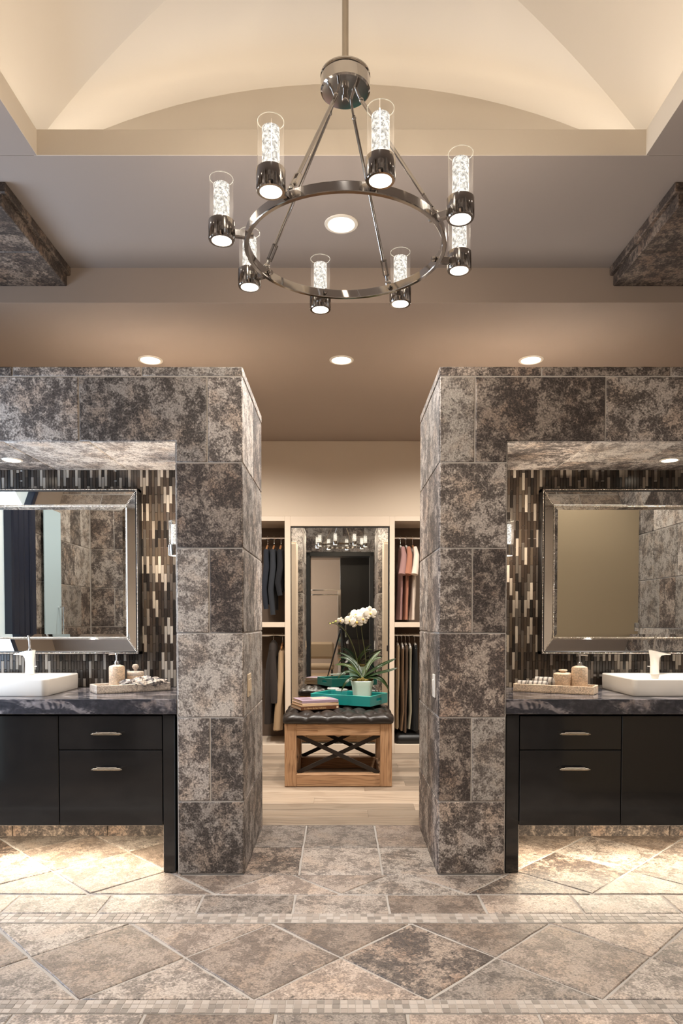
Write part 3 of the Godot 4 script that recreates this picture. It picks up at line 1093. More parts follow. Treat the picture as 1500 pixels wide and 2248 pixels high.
# ---------------------------------------------------------------- the bedroom behind the camera, seen in the closet mirror
func build_rear_room() -> void:
	var w := structure("wall_bedroom", "beige bedroom wall behind the camera, reflected in the closet mirror", "wall")
	slab(w, "plaster", M.paint, -3.15, 3.15, 0.0, 3.1, -4.2, -4.0, 0.0)
	slab(w, "plaster", M.paint, -3.15, -3.0, 0.0, 3.1, -4.0, -0.35, 0.0)
	slab(w, "plaster", M.paint, 3.0, 3.15, 0.0, 3.1, -4.0, -0.35, 0.0)
	var bc := structure("ceiling_3", "plain bedroom ceiling behind the camera", "ceiling")
	slab(bc, "plaster", M.paint, -3.15, 3.15, 3.0, 3.1, -4.2, -0.30, 0.0)
	var bf := structure("floor_2", "pale bedroom carpet behind the camera", "floor")
	slab(bf, "carpet", M.linen, -3.0, 3.0, -0.008, 0.002, -4.0, -0.10, 0.0)
	var d := thing("barn_door", "nearly black sliding door at the right of the reflected bedroom", "door", p(0.62, 0.0, -1.9))
	slab(d, "door_panel", M.door_dark, -0.62, 0.75, 0.02, 2.9, -0.03, 0.03, 0.006)
	slab(d, "pull_handle", M.chrome, -0.50, -0.47, 1.0, 1.3, 0.03, 0.06, 0.004)
	var s := thing("chrome_rail", "chrome framed upright screen reflected before the beige bedroom wall", "chrome frame", p(-0.42, 0.0, -1.8))
	slab(s, "post", M.chrome, 0.36, 0.44, 0.0, 2.12, -0.03, 0.03, 0.01)
	slab(s, "rail", M.chrome, -0.66, 0.40, 2.08, 2.12, -0.03, 0.03, 0.008)
	slab(s, "rail", M.chrome, -0.66, 0.40, 1.97, 2.0, -0.03, 0.03, 0.008)
	slab(s, "post", M.chrome, -0.70, -0.64, 0.0, 2.12, -0.03, 0.03, 0.01)
	var b := thing("upholstered_bench", "cream woven bench reflected behind the tripod", "bench", p(-0.55, 0.0, -1.1))
	slab(b, "seat", M.linen, -0.45, 0.42, 0.30, 0.42, -0.25, 0.25, 0.04)
	slab(b, "backrest", M.linen, -0.45, 0.42, 0.55, 0.92, 0.18, 0.30, 0.05)
	for q in [[-0.4, -0.2], [0.37, -0.2], [-0.4, 0.2], [0.37, 0.2]]:
		slab(b, "leg", M.black, q[0] - 0.02, q[0] + 0.02, 0.002, 0.32, q[1] - 0.02, q[1] + 0.02, 0.003)
	slab(b, "post", M.linen, -0.44, -0.38, 0.40, 0.60, 0.20, 0.26, 0.01)
	slab(b, "post", M.linen, 0.35, 0.41, 0.40, 0.60, 0.20, 0.26, 0.01)
	var lc := thing("leather_sofa", "dark brown leather sofa reflected at the right of the tripod", "sofa", p(0.45, 0.0, -1.35))
	slab(lc, "seat", M.leather, -0.35, 0.55, 0.10, 0.52, -0.35, 0.30, 0.07)
	slab(lc, "backrest", M.leather, -0.35, 0.55, 0.45, 0.95, -0.36, -0.14, 0.09)
	for q in [[-0.28, -0.28], [0.48, -0.28], [-0.28, 0.24], [0.48, 0.24]]:
		slab(lc, "leg", M.black, q[0] - 0.025, q[0] + 0.025, 0.002, 0.14, q[1] - 0.025, q[1] + 0.025, 0.003)
	var t := thing("camera_tripod", "black camera on a tripod reflected in the closet mirror", "tripod", p(0.03, 0.0, -0.16))
	var st := begin(true)
	tube(st, [Vector3(0, 0.85, 0), Vector3(0, 1.22, 0)], 0.016, 10)
	part(t, "centre_column", st, M.black)
	for k in 3:
		var a := TAU * k / 3 + 0.9
		st = begin(true)
		tube(st, [Vector3(0.03 * sin(a), 1.16, 0.03 * cos(a)), Vector3(0.21 * sin(a), 0.55, 0.21 * cos(a)), Vector3(0.38 * sin(a), 0.006, 0.38 * cos(a))], [0.018, 0.015, 0.010], 8)
		part(t, "leg", st, M.black)
	st = begin()
	lathe(st, [Vector2(0.0, 1.12), Vector2(0.045, 1.12), Vector2(0.05, 1.19), Vector2(0.03, 1.21), Vector2(0.034, 1.26), Vector2(0.0, 1.27)], 14)
	part(t, "head", st, M.black)
	slab(t, "camera_body", M.black, -0.07, 0.07, 1.27, 1.39, -0.06, 0.02, 0.012)
	var l := OmniLight3D.new()
	l.name = "bedroom_lamp_light"
	var lamp := thing("globe_lamp", "glowing globe pendant in the bedroom behind the camera", "pendant lamp", p(-1.6, 2.4, -1.6))
	st = begin(true)
	ball(st, Vector3.ZERO, Vector3.ONE * 0.12, 16, 10)
	part(lamp, "globe_bulb", st, M.led)
	st = begin(true)
	tube(st, [Vector3(0, 0.11, 0), Vector3(0, 0.6, 0)], 0.006, 6)
	part(lamp, "cord", st, M.black)
	lamp.add_child(l)
	l.light_energy = 4.0
	l.light_color = NEUTRAL
	l.light_size = 0.1
	l.omni_range = 14.0
	l.omni_attenuation = 2.0
	l.shadow_enabled = true

# ---------------------------------------------------------------- vanities
func build_vanities() -> void:
	for s in [-1.0, 1.0]:
		vanity(s)
		wall_mirror(s)
		basin(s)
		faucet(s)
		sconce(s)
		switch_plate(s)

func vanity(s: float) -> void:
	var side := "left" if s < 0 else "right"
	var near := "warm cream travertine under it" if s > 0 else "cool grey light on its doors"
	var x := 0.966 if s < 0 else 0.976
	var v := thing("vanity_cabinet", "floating charcoal gloss vanity cabinet in the %s niche" % side, "cabinet", Vector3.ZERO)
	var far := 2.93
	slab(v, "carcass", M.dark_frame, (x + 0.004) * s, far * s, 0.272, 0.862, 3.775, 4.40, 0.002)
	slab(v, "side_panel", M.lacquer, (x - 0.066 if s < 0 else x - 0.072) * s, x * s, 0.002, 0.868, 3.752, 4.40, 0.003)
	var a := x + 0.004
	for col in [[a, 1.531, true], [1.535, 2.15, false], [2.154, 2.92, false]]:
		if col[2]:
			for q in [[0.677, 0.862, 0.768], [0.260, 0.673, 0.576]]:
				var dr := slab(v, "drawer", M.lacquer, col[0] * s, col[1] * s, q[0], q[1], 3.752, 3.774, 0.0025)
				handle(dr, p((1.262 if s < 0 else 1.270) * s, q[2], 3.752))
		else:
			var d := slab(v, "door", M.lacquer, col[0] * s, col[1] * s, 0.260, 0.862, 3.752, 3.774, 0.0025)
			if col[0] > 2.15:
				handle(d, p(2.5 * s, 0.768, 3.752))
	slab(v, "led_strip", M.strip, (x + 0.05) * s, 2.88 * s, 0.262, 0.270, 3.90, 3.92, 0.001)
	var al := AreaLight3D.new()
	al.name = "plinth_glow"
	al.area_size = Vector2(1.92, 0.03)
	al.light_color = AMBER
	al.light_energy = E_TOE
	al.shadow_enabled = true
	v.add_child(al)
	al.position = p((x + 0.97) * s, 0.257, 3.91)
	al.rotation = Vector3(-PI / 2, 0, 0)
	# worktop
	var w := thing("countertop", "dark swirled stone countertop on the %s vanity" % side, "countertop", p(1.92 * s, 0.873, 4.08))
	var x0 := (0.884 if s < 0 else 0.898)
	var st := begin()
	bb(st, Vector3((x0 + 2.94) / 2 * s - 1.92 * s, 0.041, 0.0), Vector3(2.94 - x0, 0.082, 0.69), 0.003)
	part(w, "slab", st, M.counter)

func handle(parent: Node, at: Vector3) -> void:
	var st := begin()
	bb(st, at + Vector3(0, 0, 0.030), Vector3(0.154, 0.012, 0.010), 0.004)
	bb(st, at + Vector3(0, 0.007, 0.030), Vector3(0.112, 0.006, 0.008), 0.002)
	for q in [-1.0, 1.0]:
		bb(st, at + Vector3(0.066 * q, -0.001, 0.0135), Vector3(0.016, 0.008, 0.030), 0.002)
		bb(st, at + Vector3(0.077 * q, -0.001, 0.029), Vector3(0.012, 0.005, 0.008), 0.001)
	part(parent, "handle", st, M.brushed)

func wall_mirror(s: float) -> void:
	var side := "left" if s < 0 else "right"
	var m := thing("wall_mirror", "wide mirror with beaded mirror borders, in the %s niche, %s" % [side, "reflecting a blue window" if s < 0 else "reflecting beige glass"], "mirror", p(1.955 * s, 1.168, 4.43))
	var hw := 0.692
	var hh := 1.038
	# local: x across, y up from the lower edge, z towards the room
	var rim := 0.078
	var sunk := 0.028
	var ix := 0.092
	var iy := 0.104
	var st := begin()
	bb(st, Vector3(0, hh / 2, 0.010), Vector3(hw * 2, hh, 0.020), 0.002)
	for q in [[Vector3(0, 0.010, rim / 2 + 0.004), Vector3(hw * 2, 0.020, rim - 0.008)], [Vector3(0, hh - 0.010, rim / 2 + 0.004), Vector3(hw * 2, 0.020, rim - 0.008)], [Vector3(-hw + 0.010, hh / 2, rim / 2 + 0.004), Vector3(0.020, hh, rim - 0.008)], [Vector3(hw - 0.010, hh / 2, rim / 2 + 0.004), Vector3(0.020, hh, rim - 0.008)]]:
		bb(st, q[0], q[1], 0.002)
	part(m, "frame_box", st, M.dark_frame)
	var o := [Vector3(-hw + 0.008, 0.008, rim), Vector3(hw - 0.008, 0.008, rim), Vector3(hw - 0.008, hh - 0.008, rim), Vector3(-hw + 0.008, hh - 0.008, rim)]
	var i := [Vector3(-hw + ix, iy, sunk), Vector3(hw - ix, iy, sunk), Vector3(hw - ix, hh - iy, sunk), Vector3(-hw + ix, hh - iy, sunk)]
	for k in 4:
		st = begin()
		var j := (k + 1) % 4
		var mid: Vector3 = (o[k] + o[j] + i[k] + i[j]) / 4
		# a sloping mirror strip with ground edges at the rim and the inner bead
		var oa: Vector3 = o[k].lerp(i[k], 0.10) + Vector3(0, 0, 0.003)
		var ob: Vector3 = o[j].lerp(i[j], 0.10) + Vector3(0, 0, 0.003)
		var ia: Vector3 = o[k].lerp(i[k], 0.90) + Vector3(0, 0, 0.003)
		var ib: Vector3 = o[j].lerp(i[j], 0.90) + Vector3(0, 0, 0.003)
		var back := mid - Vector3(0, 0, 0.2)
		face(st, [oa, ob, ib, ia], back)
		face(st, [o[k], o[j], ob, oa], back)
		face(st, [ia, ib, i[j], i[k]], back)
		face(st, [o[k], oa, ia, i[k]], back)
		face(st, [o[j], ob, ib, i[j]], back)
		part(m, "bevel_strip", st, M.mirror)
	st = begin()
	var e := 0.022
	var c := [i[0] + Vector3(e, e, 0.004), i[1] + Vector3(-e, e, 0.004), i[2] + Vector3(-e, -e, 0.004), i[3] + Vector3(e, -e, 0.004)]
	face(st, c, Vector3(0, hh / 2, -1))
	for k in 4:
		face(st, [i[k], i[(k + 1) % 4], c[(k + 1) % 4], c[k]], Vector3(0, hh / 2, -1))
	part(m, "mirror_glass", st, M.mirror)
	var ballst := begin(true)
	ball(ballst, Vector3.ZERO, Vector3.ONE * 0.0042, 7, 5)
	ballst.generate_normals()
	var bead := ballst.commit()
	for ring in [[o, 0.0035], [i, 0.006]]:
		var at := PackedVector3Array()
		for k in 4:
			var a: Vector3 = ring[0][k]
			var b: Vector3 = ring[0][(k + 1) % 4]
			var n := int(a.distance_to(b) / 0.0088)
			for t in n:
				at.append(a.lerp(b, float(t) / n) + Vector3(0, 0, ring[1]))
		beads(m, at, bead)
	var mitre := PackedVector3Array()
	for k in 4:
		for t in 11:
			mitre.append(o[k].lerp(i[k], (t + 1) / 12.0) + Vector3(0, 0, 0.005))
	beads(m, mitre, bead)

func beads(m: Node, at: PackedVector3Array, bead: Mesh) -> void:
	var mm := MultiMesh.new()
	mm.transform_format = MultiMesh.TRANSFORM_3D
	mm.mesh = bead
	mm.instance_count = at.size()
	for k in at.size():
		mm.set_instance_transform(k, Transform3D(Basis(), at[k]))
	var o := MultiMeshInstance3D.new()
	o.name = "bead_trim"
	o.multimesh = mm
	o.material_override = M.bead
	o.set_meta("kind", "stuff")
	m.add_child(o, true)

func basin(s: float) -> void:
	var side := "left" if s < 0 else "right"
	var o := thing("sink_basin", "white rectangular vessel basin on the %s countertop" % side, "sink", p(1.955 * s, 0.956, 4.115))
	var st := begin(true)
	var hx := 0.312
	var hz := 0.248
	var rings := [round_rect(hx - 0.006, hz - 0.006, 0.030, 0.0), round_rect(hx - 0.002, hz - 0.002, 0.034, 0.006), round_rect(hx, hz, 0.036, 0.05), round_rect(hx, hz, 0.036, 0.088), round_rect(hx - 0.002, hz - 0.002, 0.034, 0.0935), round_rect(hx - 0.006, hz - 0.006, 0.030, 0.096)]
	# the bowl is set towards the room; a deck stays behind it for the tap
	var f := Vector3(0, 0, 0.040)
	rings.append(round_rect(hx - 0.014, hz - 0.054, 0.026, 0.0955, 5, f))
	rings.append(round_rect(hx - 0.020, hz - 0.060, 0.030, 0.090, 5, f))
	rings.append(round_rect(hx - 0.032, hz - 0.072, 0.040, 0.035, 5, f))
	rings.append(round_rect(hx - 0.070, hz - 0.105, 0.050, 0.022, 5, f))
	rings.append(round_rect(0.02, 0.02, 0.019, 0.020, 5, f))
	loft(st, rings)
	part(o, "bowl", st, M.ceramic)
	st = begin()
	lathe(st, [Vector2(0.022, 0.020), Vector2(0.022, 0.024), Vector2(0.014, 0.026), Vector2(0.0, 0.026)], 20, f)
	part(o, "drain", st, M.chrome)

func faucet(s: float) -> void:
	var side := "left" if s < 0 else "right"
	var o := thing("faucet", "sculpted white faucet with a chrome lever on the %s basin" % side, "faucet", p(-1.918 if s < 0 else 1.943, 1.0505, 4.27))
	var st := begin(true)
	var rings := []
	# height, spout side, back side, half depth, tilt of the ring towards the spout
	for q in [[0.0, 0.029, 0.029, 0.024, 0.0], [0.03, 0.027, 0.028, 0.023, 0.0], [0.07, 0.026, 0.028, 0.021, 0.0], [0.100, 0.030, 0.030, 0.020, 0.03], [0.118, 0.042, 0.033, 0.021, 0.10], [0.130, 0.070, 0.036, 0.022, 0.17], [0.137, 0.098, 0.037, 0.023, 0.20], [0.141, 0.100, 0.037, 0.023, 0.20]]:
		var ring := PackedVector3Array()
		for k in 28:
			var a := TAU * k / 28
			var cx := cos(a)
			var x: float = cx * (q[1] if cx > 0 else q[2])
			ring.append(Vector3(x * s, q[0] - x * q[4], sin(a) * q[3] * (1.0 - 0.25 * maxf(cx, 0.0))))
		rings.append(ring)
	loft(st, rings)
	part(o, "body", st, M.ceramic)
	st = begin()
	var top := []
	for q in [[0.1415, 0.97], [0.1445, 0.93]]:
		var ring := PackedVector3Array()
		for k in 28:
			var a := TAU * k / 28
			var cx := cos(a)
			var x: float = cx * (0.098 if cx > 0 else 0.034) * q[1]
			ring.append(Vector3(x * s, q[0] - x * 0.20, sin(a) * 0.021 * q[1] * (1.0 - 0.25 * maxf(cx, 0.0))))
		top.append(ring)
	loft(st, top)
	part(o, "chrome_plate", st, M.chrome)
	st = begin(true)
	tube(st, [Vector3(-0.004 * s, 0.142, 0), Vector3(-0.004 * s, 0.156, 0)], 0.013, 14)
	tube(st, [Vector3(-0.004 * s, 0.15, 0), Vector3(0.0, 0.20, -0.002), Vector3(0.008 * s, 0.238, -0.004)], [0.0065, 0.006, 0.0055], 10)
	part(o, "lever", st, M.chrome)
	st = begin(true)
	tube(st, [Vector3(-0.026 * s, 0.047, 0), Vector3(-0.046 * s, 0.049, 0)], 0.003, 8)
	part(o, "drain_pull", st, M.chrome)

# ---------------------------------------------------------------- glass tube lamps
func lamp_tube(parent: Node, at: Vector3, power: float, cup_power: float) -> MeshInstance3D:
	# a polished cup with an led in its floor, a bubble crystal rod and a clear glass sleeve
	var st := begin()
	lathe(st, [Vector2(0.0, 0.006), Vector2(0.033, 0.006), Vector2(0.033, 0.0), Vector2(0.041, 0.0), Vector2(0.0435, 0.004), Vector2(0.0435, 0.062), Vector2(0.0415, 0.064), Vector2(0.0, 0.064)], 32)
	var cup := part(parent, "cup", st, M.nickel)
	cup.position = at
	st = begin()
	lathe(st, [Vector2(0.0, 0.0015), Vector2(0.0325, 0.0015), Vector2(0.0325, 0.005)], 28)
	part(cup, "led_lens", st, M.led)
	st = begin(true)
	var rod := 0.0262
	var tall := 0.183
	for i in 10:
		for j in 20:
			var q := []
			for d in [[i, j], [i, j + 1], [i + 1, j + 1], [i + 1, j]]:
				var a: float = TAU * d[1] / 20.0
				q.append([Vector3(rod * cos(a), lerpf(0.064, tall, d[0] / 10.0), rod * sin(a)), Vector2(d[1] / 20.0 * 1.2, d[0] / 10.0 * 0.9)])
			for t in [0, 1, 2, 0, 2, 3]:
				st.set_uv(q[t][1])
				st.add_vertex(q[t][0])
	part(cup, "crystal_rod_lamp", st, M.crystal)
	st = begin()
	lathe(st, [Vector2(rod, tall - 0.002), Vector2(rod - 0.001, tall), Vector2(rod - 0.005, tall + 0.002), Vector2(0.0, tall + 0.002)], 20)
	part(cup, "crystal_cap_lamp", st, M.crystal_top)
	st = begin()
	lathe(st, [Vector2(0.0395, 0.060), Vector2(0.0395, 0.2045)], 36)
	part(cup, "glass_sleeve", st, M.glass)
	st = begin()
	lathe(st, [Vector2(0.0378, 0.2030), Vector2(0.0396, 0.2030), Vector2(0.0400, 0.2045), Vector2(0.0392, 0.2056), Vector2(0.0378, 0.2050), Vector2(0.0378, 0.2030)], 36)
	part(cup, "glass_rim", st, M.rim_glass)
	var l := OmniLight3D.new()
	l.name = "crystal_light"
	l.light_energy = power
	l.light_color = Color(1.0, 0.93, 0.84)
	l.light_size = 0.02
	l.omni_range = 10.0
	l.omni_attenuation = 2.0
	l.shadow_enabled = true
	cup.add_child(l)
	l.position = Vector3(0, 0.125, 0)
	if cup_power > 0.0:
		var d := SpotLight3D.new()
		d.name = "cup_beam"
		d.light_energy = cup_power
		d.light_color = Color(1.0, 0.92, 0.82)
		d.light_size = 0.03
		d.spot_angle = 55.0
		d.spot_range = 10.0
		d.spot_attenuation = 2.0
		d.spot_angle_attenuation = 0.9
		d.shadow_enabled = true
		cup.add_child(d)
		d.position = Vector3(0, -0.004, 0)
		d.rotation = Vector3(-PI / 2, 0, 0)
	return cup

func sconce(s: float) -> void:
	var side := "left" if s < 0 else "right"
	var o := thing("wall_sconce", "bubble glass tube sconce beside the mirror in the %s niche" % side, "wall light", p((0.97 if s < 0 else 0.984) * s, 1.762, 4.10))
	var st := begin()
	bb(st, Vector3(-0.080 * s, 0.04, 0), Vector3(0.012, 0.12, 0.09), 0.003)
	part(o, "back_plate", st, M.nickel)
	st = begin()
	bb(st, Vector3(-0.055 * s, 0.035, 0), Vector3(0.05, 0.022, 0.022), 0.003)
	part(o, "arm", st, M.nickel)
	lamp_tube(o, Vector3.ZERO, E_TUBE * 2.8, E_CUP * 0.8)

func switch_plate(s: float) -> void:
	var x := -0.521 if s < 0 else 0.531
	var o := thing("light_switch", "%s switch plate on the passage face of the %s stone wall" % [("ivory double" if s < 0 else "white"), ("left" if s < 0 else "right")], "light switch", p(x, 1.015, 3.93 if s < 0 else 3.875))
	var wide := 0.125 if s < 0 else 0.085
	var st := begin()
	bb(st, Vector3(-0.004 * s, 0, 0), Vector3(0.008, 0.128, wide), 0.002)
	part(o, "plate", st, M.ivory_plate if s < 0 else M.plate)
	for q in ([-0.026, 0.026] if s < 0 else [0.0]):
		st = begin()
		bb(st, Vector3(-0.0095 * s, 0.0, q), Vector3(0.006, 0.068, 0.034), 0.0015, Basis(Vector3(0, 0, 1), 0.04))
		part(o, "rocker", st, M.ivory_plate if s < 0 else M.plate)

# ---------------------------------------------------------------- closet
func build_closet() -> void:
	for s in [-1.0, 1.0]:
		var side := "left" if s < 0 else "right"
		var w := thing("wardrobe", "built-in cream open wardrobe with two rails at the %s of the closet mirror" % side, "wardrobe", Vector3.ZERO)
		var x0 := -0.572 if s < 0 else 0.564
		var x1 := -1.30 if s < 0 else 1.30
		var xs := -0.512 if s < 0 else 0.512
		slab(w, "stile", M.cabinet_white, xs, x0, 0.0, 2.459, 7.17, 7.74, 0.002)
		slab(w, "stile", M.cabinet_white, x1, x1 + 0.06 * s, 0.0, 2.459, 7.17, 7.74, 0.002)
		slab(w, "top_panel", M.cabinet_white, x0, x1, 2.408, 2.459, 7.172, 7.74, 0.002)
		slab(w, "shelf", M.cabinet_white, x0, x1, 1.314, 1.366, 7.172, 7.74, 0.002)
		slab(w, "bottom_panel", M.cabinet_white, x0, x1, 0.0, 0.092, 7.172, 7.74, 0.002)
		slab(w, "back_panel", M.wardrobe_back, x0, x1, 0.09, 2.41, 7.725, 7.745, 0.001)
		for y in [2.262, 1.226]:
			var st := begin(true)
			tube(st, [p(x0 + 0.001 * s, y, 7.42), p(x1 - 0.001 * s, y, 7.42)], 0.014, 12)
			part(w, "rail", st, M.chrome)
		# cupboards on the back of the stone wall, seen edge-on in the mirror
		var c := thing("closet_cupboard", "tall cream cupboard against the back of the %s stone wall, reflected" % side, "cupboard", Vector3.ZERO)
		slab(c, "body", M.cabinet_white, 0.59 * s, 1.5 * s, 0.002, 2.45, 4.635, 4.99, 0.004)
		slab(c, "door", M.cabinet_white, 0.60 * s, 1.04 * s, 0.08, 2.42, 4.99, 5.008, 0.003)
		slab(c, "door", M.cabinet_white, 1.05 * s, 1.49 * s, 0.08, 2.42, 4.99, 5.008, 0.003)
	var b := structure("trim_4", "cream plinth and top rail joining the wardrobes", "trim")
	slab(b, "top_rail", M.cabinet_white, -0.512, 0.512, 2.356, 2.459, 7.17, 7.30, 0.002)
	slab(b, "plinth", M.cabinet_white, -0.512, 0.512, 0.0, 0.10, 7.172, 7.30, 0.003)
	slab(b, "back_board", M.cabinet_white, -0.512, 0.512, 0.1, 2.36, 7.24, 7.26, 0.0)
	var d := thing("mirror_door", "tall full-length mirror door between the two wardrobes", "mirror", p(-0.004, 0.105, 7.20))
	var st := begin()
	bb(st, Vector3(0, 1.121, 0.0), Vector3(1.012, 2.242, 0.022), 0.001)
	part(d, "door_panel", st, M.dark_frame)
	st = begin()
	bb(st, Vector3(0, 1.121, 0.012), Vector3(1.000, 2.228, 0.004), 0.0005)
	part(d, "mirror_glass", st, M.mirror)
	for q in [[-0.507, 1.121, 0.010, 2.248], [0.507, 1.121, 0.010, 2.248]]:
		st = begin()
		bb(st, Vector3(q[0], q[1], 0.012), Vector3(q[2], q[3], 0.014), 0.001)
		part(d, "edge_strip", st, M.dark_frame)
	st = begin()
	bb(st, Vector3(0, 2.244, 0.012), Vector3(1.016, 0.008, 0.014), 0.001)
	part(d, "edge_strip", st, M.dark_frame)
	st = begin()
	bb(st, Vector3(0.497, 0.99, 0.02), Vector3(0.018, 0.06, 0.012), 0.002)
	part(d, "catch", st, M.iron)
	clothes()
	floor_bag()

# a hanging garment: rows of height, half width, half depth, shift in x and shift in depth
func garment(parent: Node, called: String, rows: Array, m: Material, fold: float, waves: int, sd: int) -> void:
	var r := RandomNumberGenerator.new()
	r.seed = sd
	var ph := r.randf() * TAU
	var rings := []
	for i in rows.size() - 1:
		var k := 4 if i < rows.size() - 2 else 5
		for t in k:
			if t == 4 and i < rows.size() - 2:
				continue
			var f := t / 4.0
			var q := []
			for c in 5:
				q.append(lerpf(rows[i][c], rows[i + 1][c], f))
			var ring := PackedVector3Array()
			for j in 40:
				var a := TAU * j / 40
				var deep: float = fold * clampf((rows[0][0] - q[0]) * 2.2, 0.05, 1.0)
				var wob := 1.0 + deep * sin(waves * a + ph + 1.3 * sin(q[0] * 6.0 + ph)) + deep * 0.5 * sin((waves * 2 + 1) * a + ph * 2.0 + q[0] * 9.0)
				ring.append(Vector3(q[3] + cos(a) * q[1] * wob, q[0], -q[4] + sin(a) * q[2] * (1.0 + deep * 0.12 * sin(5.0 * a + ph))))
			rings.append(ring)
	var st := begin(true)
	loft(st, rings)
	part(parent, called, st, m)

func hanger(x: float, y: float, label: String, m: Material, tilt := 0.0) -> void:
	# hook over the rail and a wooden arm pointing into the room
	var o := thing("clothes_hanger", label, "hanger", p(x, y, 7.42), "hangers on the wardrobe rails")
	var st := begin(true)
	var hook := []
	for k in 9:
		var a := PI * k / 8.0
		hook.append(Vector3(0, 0.002 + 0.019 * sin(a), 0.019 * cos(a)))
	hook.append(Vector3(0, -0.05, -0.016))
	hook.append(Vector3(0, -0.085, 0.0))
	tube(st, hook, 0.0028, 6)
	part(o, "hook", st, M.chrome)
	st = begin(true)
	tube(st, [Vector3(tilt, -0.138, 0.165), Vector3(tilt * 0.6, -0.112, 0.10), Vector3(0, -0.085, 0), Vector3(-tilt * 0.6, -0.112, -0.10), Vector3(-tilt, -0.138, -0.165)], [0.010, 0.011, 0.012, 0.011, 0.010], 8)
	part(o, "arm", st, m)

func sleeve(parent: Node, pts: Array, r: Array, m: Material) -> void:
	var st := begin(true)
	tube(st, pts, r, 12)
	part(parent, "sleeve", st, m)

func clothes() -> void:
	var up := 2.262
	var low := 1.226
	# upper left: three dark tops
	var denim := cloth(Color(0.085, 0.10, 0.135))
	var slate := cloth(Color(0.13, 0.14, 0.16))
	var ink := cloth(Color(0.05, 0.055, 0.075))
	for q in [[-0.775, denim, "dark blue denim shirt nearest the left stone wall", 0.60, "jacket", 5, 0.034], [-0.705, slate, "slate grey crumpled jacket between two dark tops", 0.66, "jacket", 4, 0.038], [-0.632, ink, "short inky black top hanging near the mirror side", 0.46, "jacket", 3, 0.034]]:
		var g := thing("hanging_jacket", q[2], "jacket", p(q[0], up, 7.42), "dark tops on the upper left rail")
		var h: float = q[3]
		var w: float = q[6]
		garment(g, "body", [[-0.105, 0.014, 0.05, 0, 0], [-0.14, 0.03, 0.20, 0, 0], [-0.26, w, 0.225, 0, 0], [-0.105 - h * 0.7, w * 0.95, 0.22, -0.006, 0], [-0.105 - h, w * 0.8, 0.20, 0.005, 0]], q[1], 0.30, int(q[5]), int(q[5]) * 7)
		sleeve(g, [Vector3(0.004, -0.15, 0.20), Vector3(0.012, -0.32, 0.235), Vector3(-0.012, -0.30 - h * 0.4, 0.25), Vector3(0.010, -0.16 - h, 0.245)], [0.026, 0.031, 0.030, 0.026], q[1])
		hanger(q[0], up, "pale wooden hanger carrying the " + q[2].split(" hanging")[0].split(" nearest")[0].split(" between")[0], M.hanger, 0.006)
	# lower left: dark coat and knitted cardigan
	var coatc := cloth(Color(0.16, 0.13, 0.11))
	var g := thing("hanging_coat", "long dark brown hooded coat beside the cream cardigan", "coat", p(-0.715, low, 7.42))
	garment(g, "body", [[-0.10, 0.02, 0.05, 0.01, 0], [-0.15, 0.045, 0.20, 0.0, 0], [-0.30, 0.060, 0.225, -0.01, 0], [-0.62, 0.066, 0.225, -0.025, 0], [-0.93, 0.060, 0.20, -0.04, 0]], coatc, 0.22, 3, 5)
	sleeve(g, [Vector3(0.01, -0.16, 0.20), Vector3(0.02, -0.36, 0.235), Vector3(0.03, -0.58, 0.245), Vector3(0.032, -0.70, 0.24)], [0.030, 0.036, 0.040, 0.036], coatc)
	garment(g, "hood", [[-0.05, 0.015, 0.05, 0.012, -0.08], [-0.09, 0.042, 0.10, 0.010, -0.08], [-0.16, 0.048, 0.13, 0.008, -0.09], [-0.22, 0.03, 0.10, 0.02, -0.10]], coatc, 0.10, 3, 6)
	hanger(-0.715, low, "wooden hanger inside the long dark hooded coat", M.hanger)
	var knit := cloth(Color(0.60, 0.50, 0.38))
	g = thing("hanging_cardigan", "long cream knitted cardigan near the mirror on the lower rail", "cardigan", p(-0.617, low, 7.42))
	garment(g, "body", [[-0.12, 0.012, 0.05, 0, 0], [-0.17, 0.035, 0.18, 0, 0], [-0.35, 0.040, 0.21, -0.012, 0], [-0.65, 0.042, 0.21, -0.03, 0], [-1.0, 0.048, 0.20, -0.048, 0]], knit, 0.30, 4, 9)
	sleeve(g, [Vector3(0.0, -0.18, 0.18), Vector3(0.0, -0.45, 0.225), Vector3(-0.03, -0.75, 0.23), Vector3(-0.045, -0.98, 0.22)], [0.028, 0.032, 0.034, 0.036], knit)
	hanger(-0.617, low, "wooden hanger carrying the long cream cardigan", M.hanger)
	# upper right: three shirts
	for q in [[0.645, cloth(Color(0.54, 0.41, 0.39)), "mauve pink short-sleeved shirt nearest the mirror"], [0.705, cloth(Color(0.58, 0.385, 0.30)), "terracotta short-sleeved shirt between pink and white ones"], [0.775, cloth(Color(0.78, 0.72, 0.66)), "white short-sleeved tee nearest the right stone wall"]]:
		g = thing("hanging_shirt", q[2], "shirt", p(q[0], up, 7.42), "short-sleeved shirts on the upper right rail")
		garment(g, "body", [[-0.10, 0.012, 0.05, 0, 0], [-0.14, 0.020, 0.18, 0, 0], [-0.30, 0.026, 0.20, 0.0, 0], [-0.55, 0.025, 0.20, -0.004, 0], [-0.87, 0.028, 0.20, -0.014, 0]], q[1], 0.28, 4, int(q[0] * 1000))
		sleeve(g, [Vector3(0.008, -0.115, 0.17), Vector3(0.018, -0.20, 0.215), Vector3(0.006, -0.32, 0.25), Vector3(-0.008, -0.405, 0.27)], [0.020, 0.029, 0.034, 0.038], q[1])
		hanger(q[0], up, "hanger carrying the " + q[2].split(" nearest")[0].split(" between")[0], M.hanger if q[0] > 0.76 else M.plate)
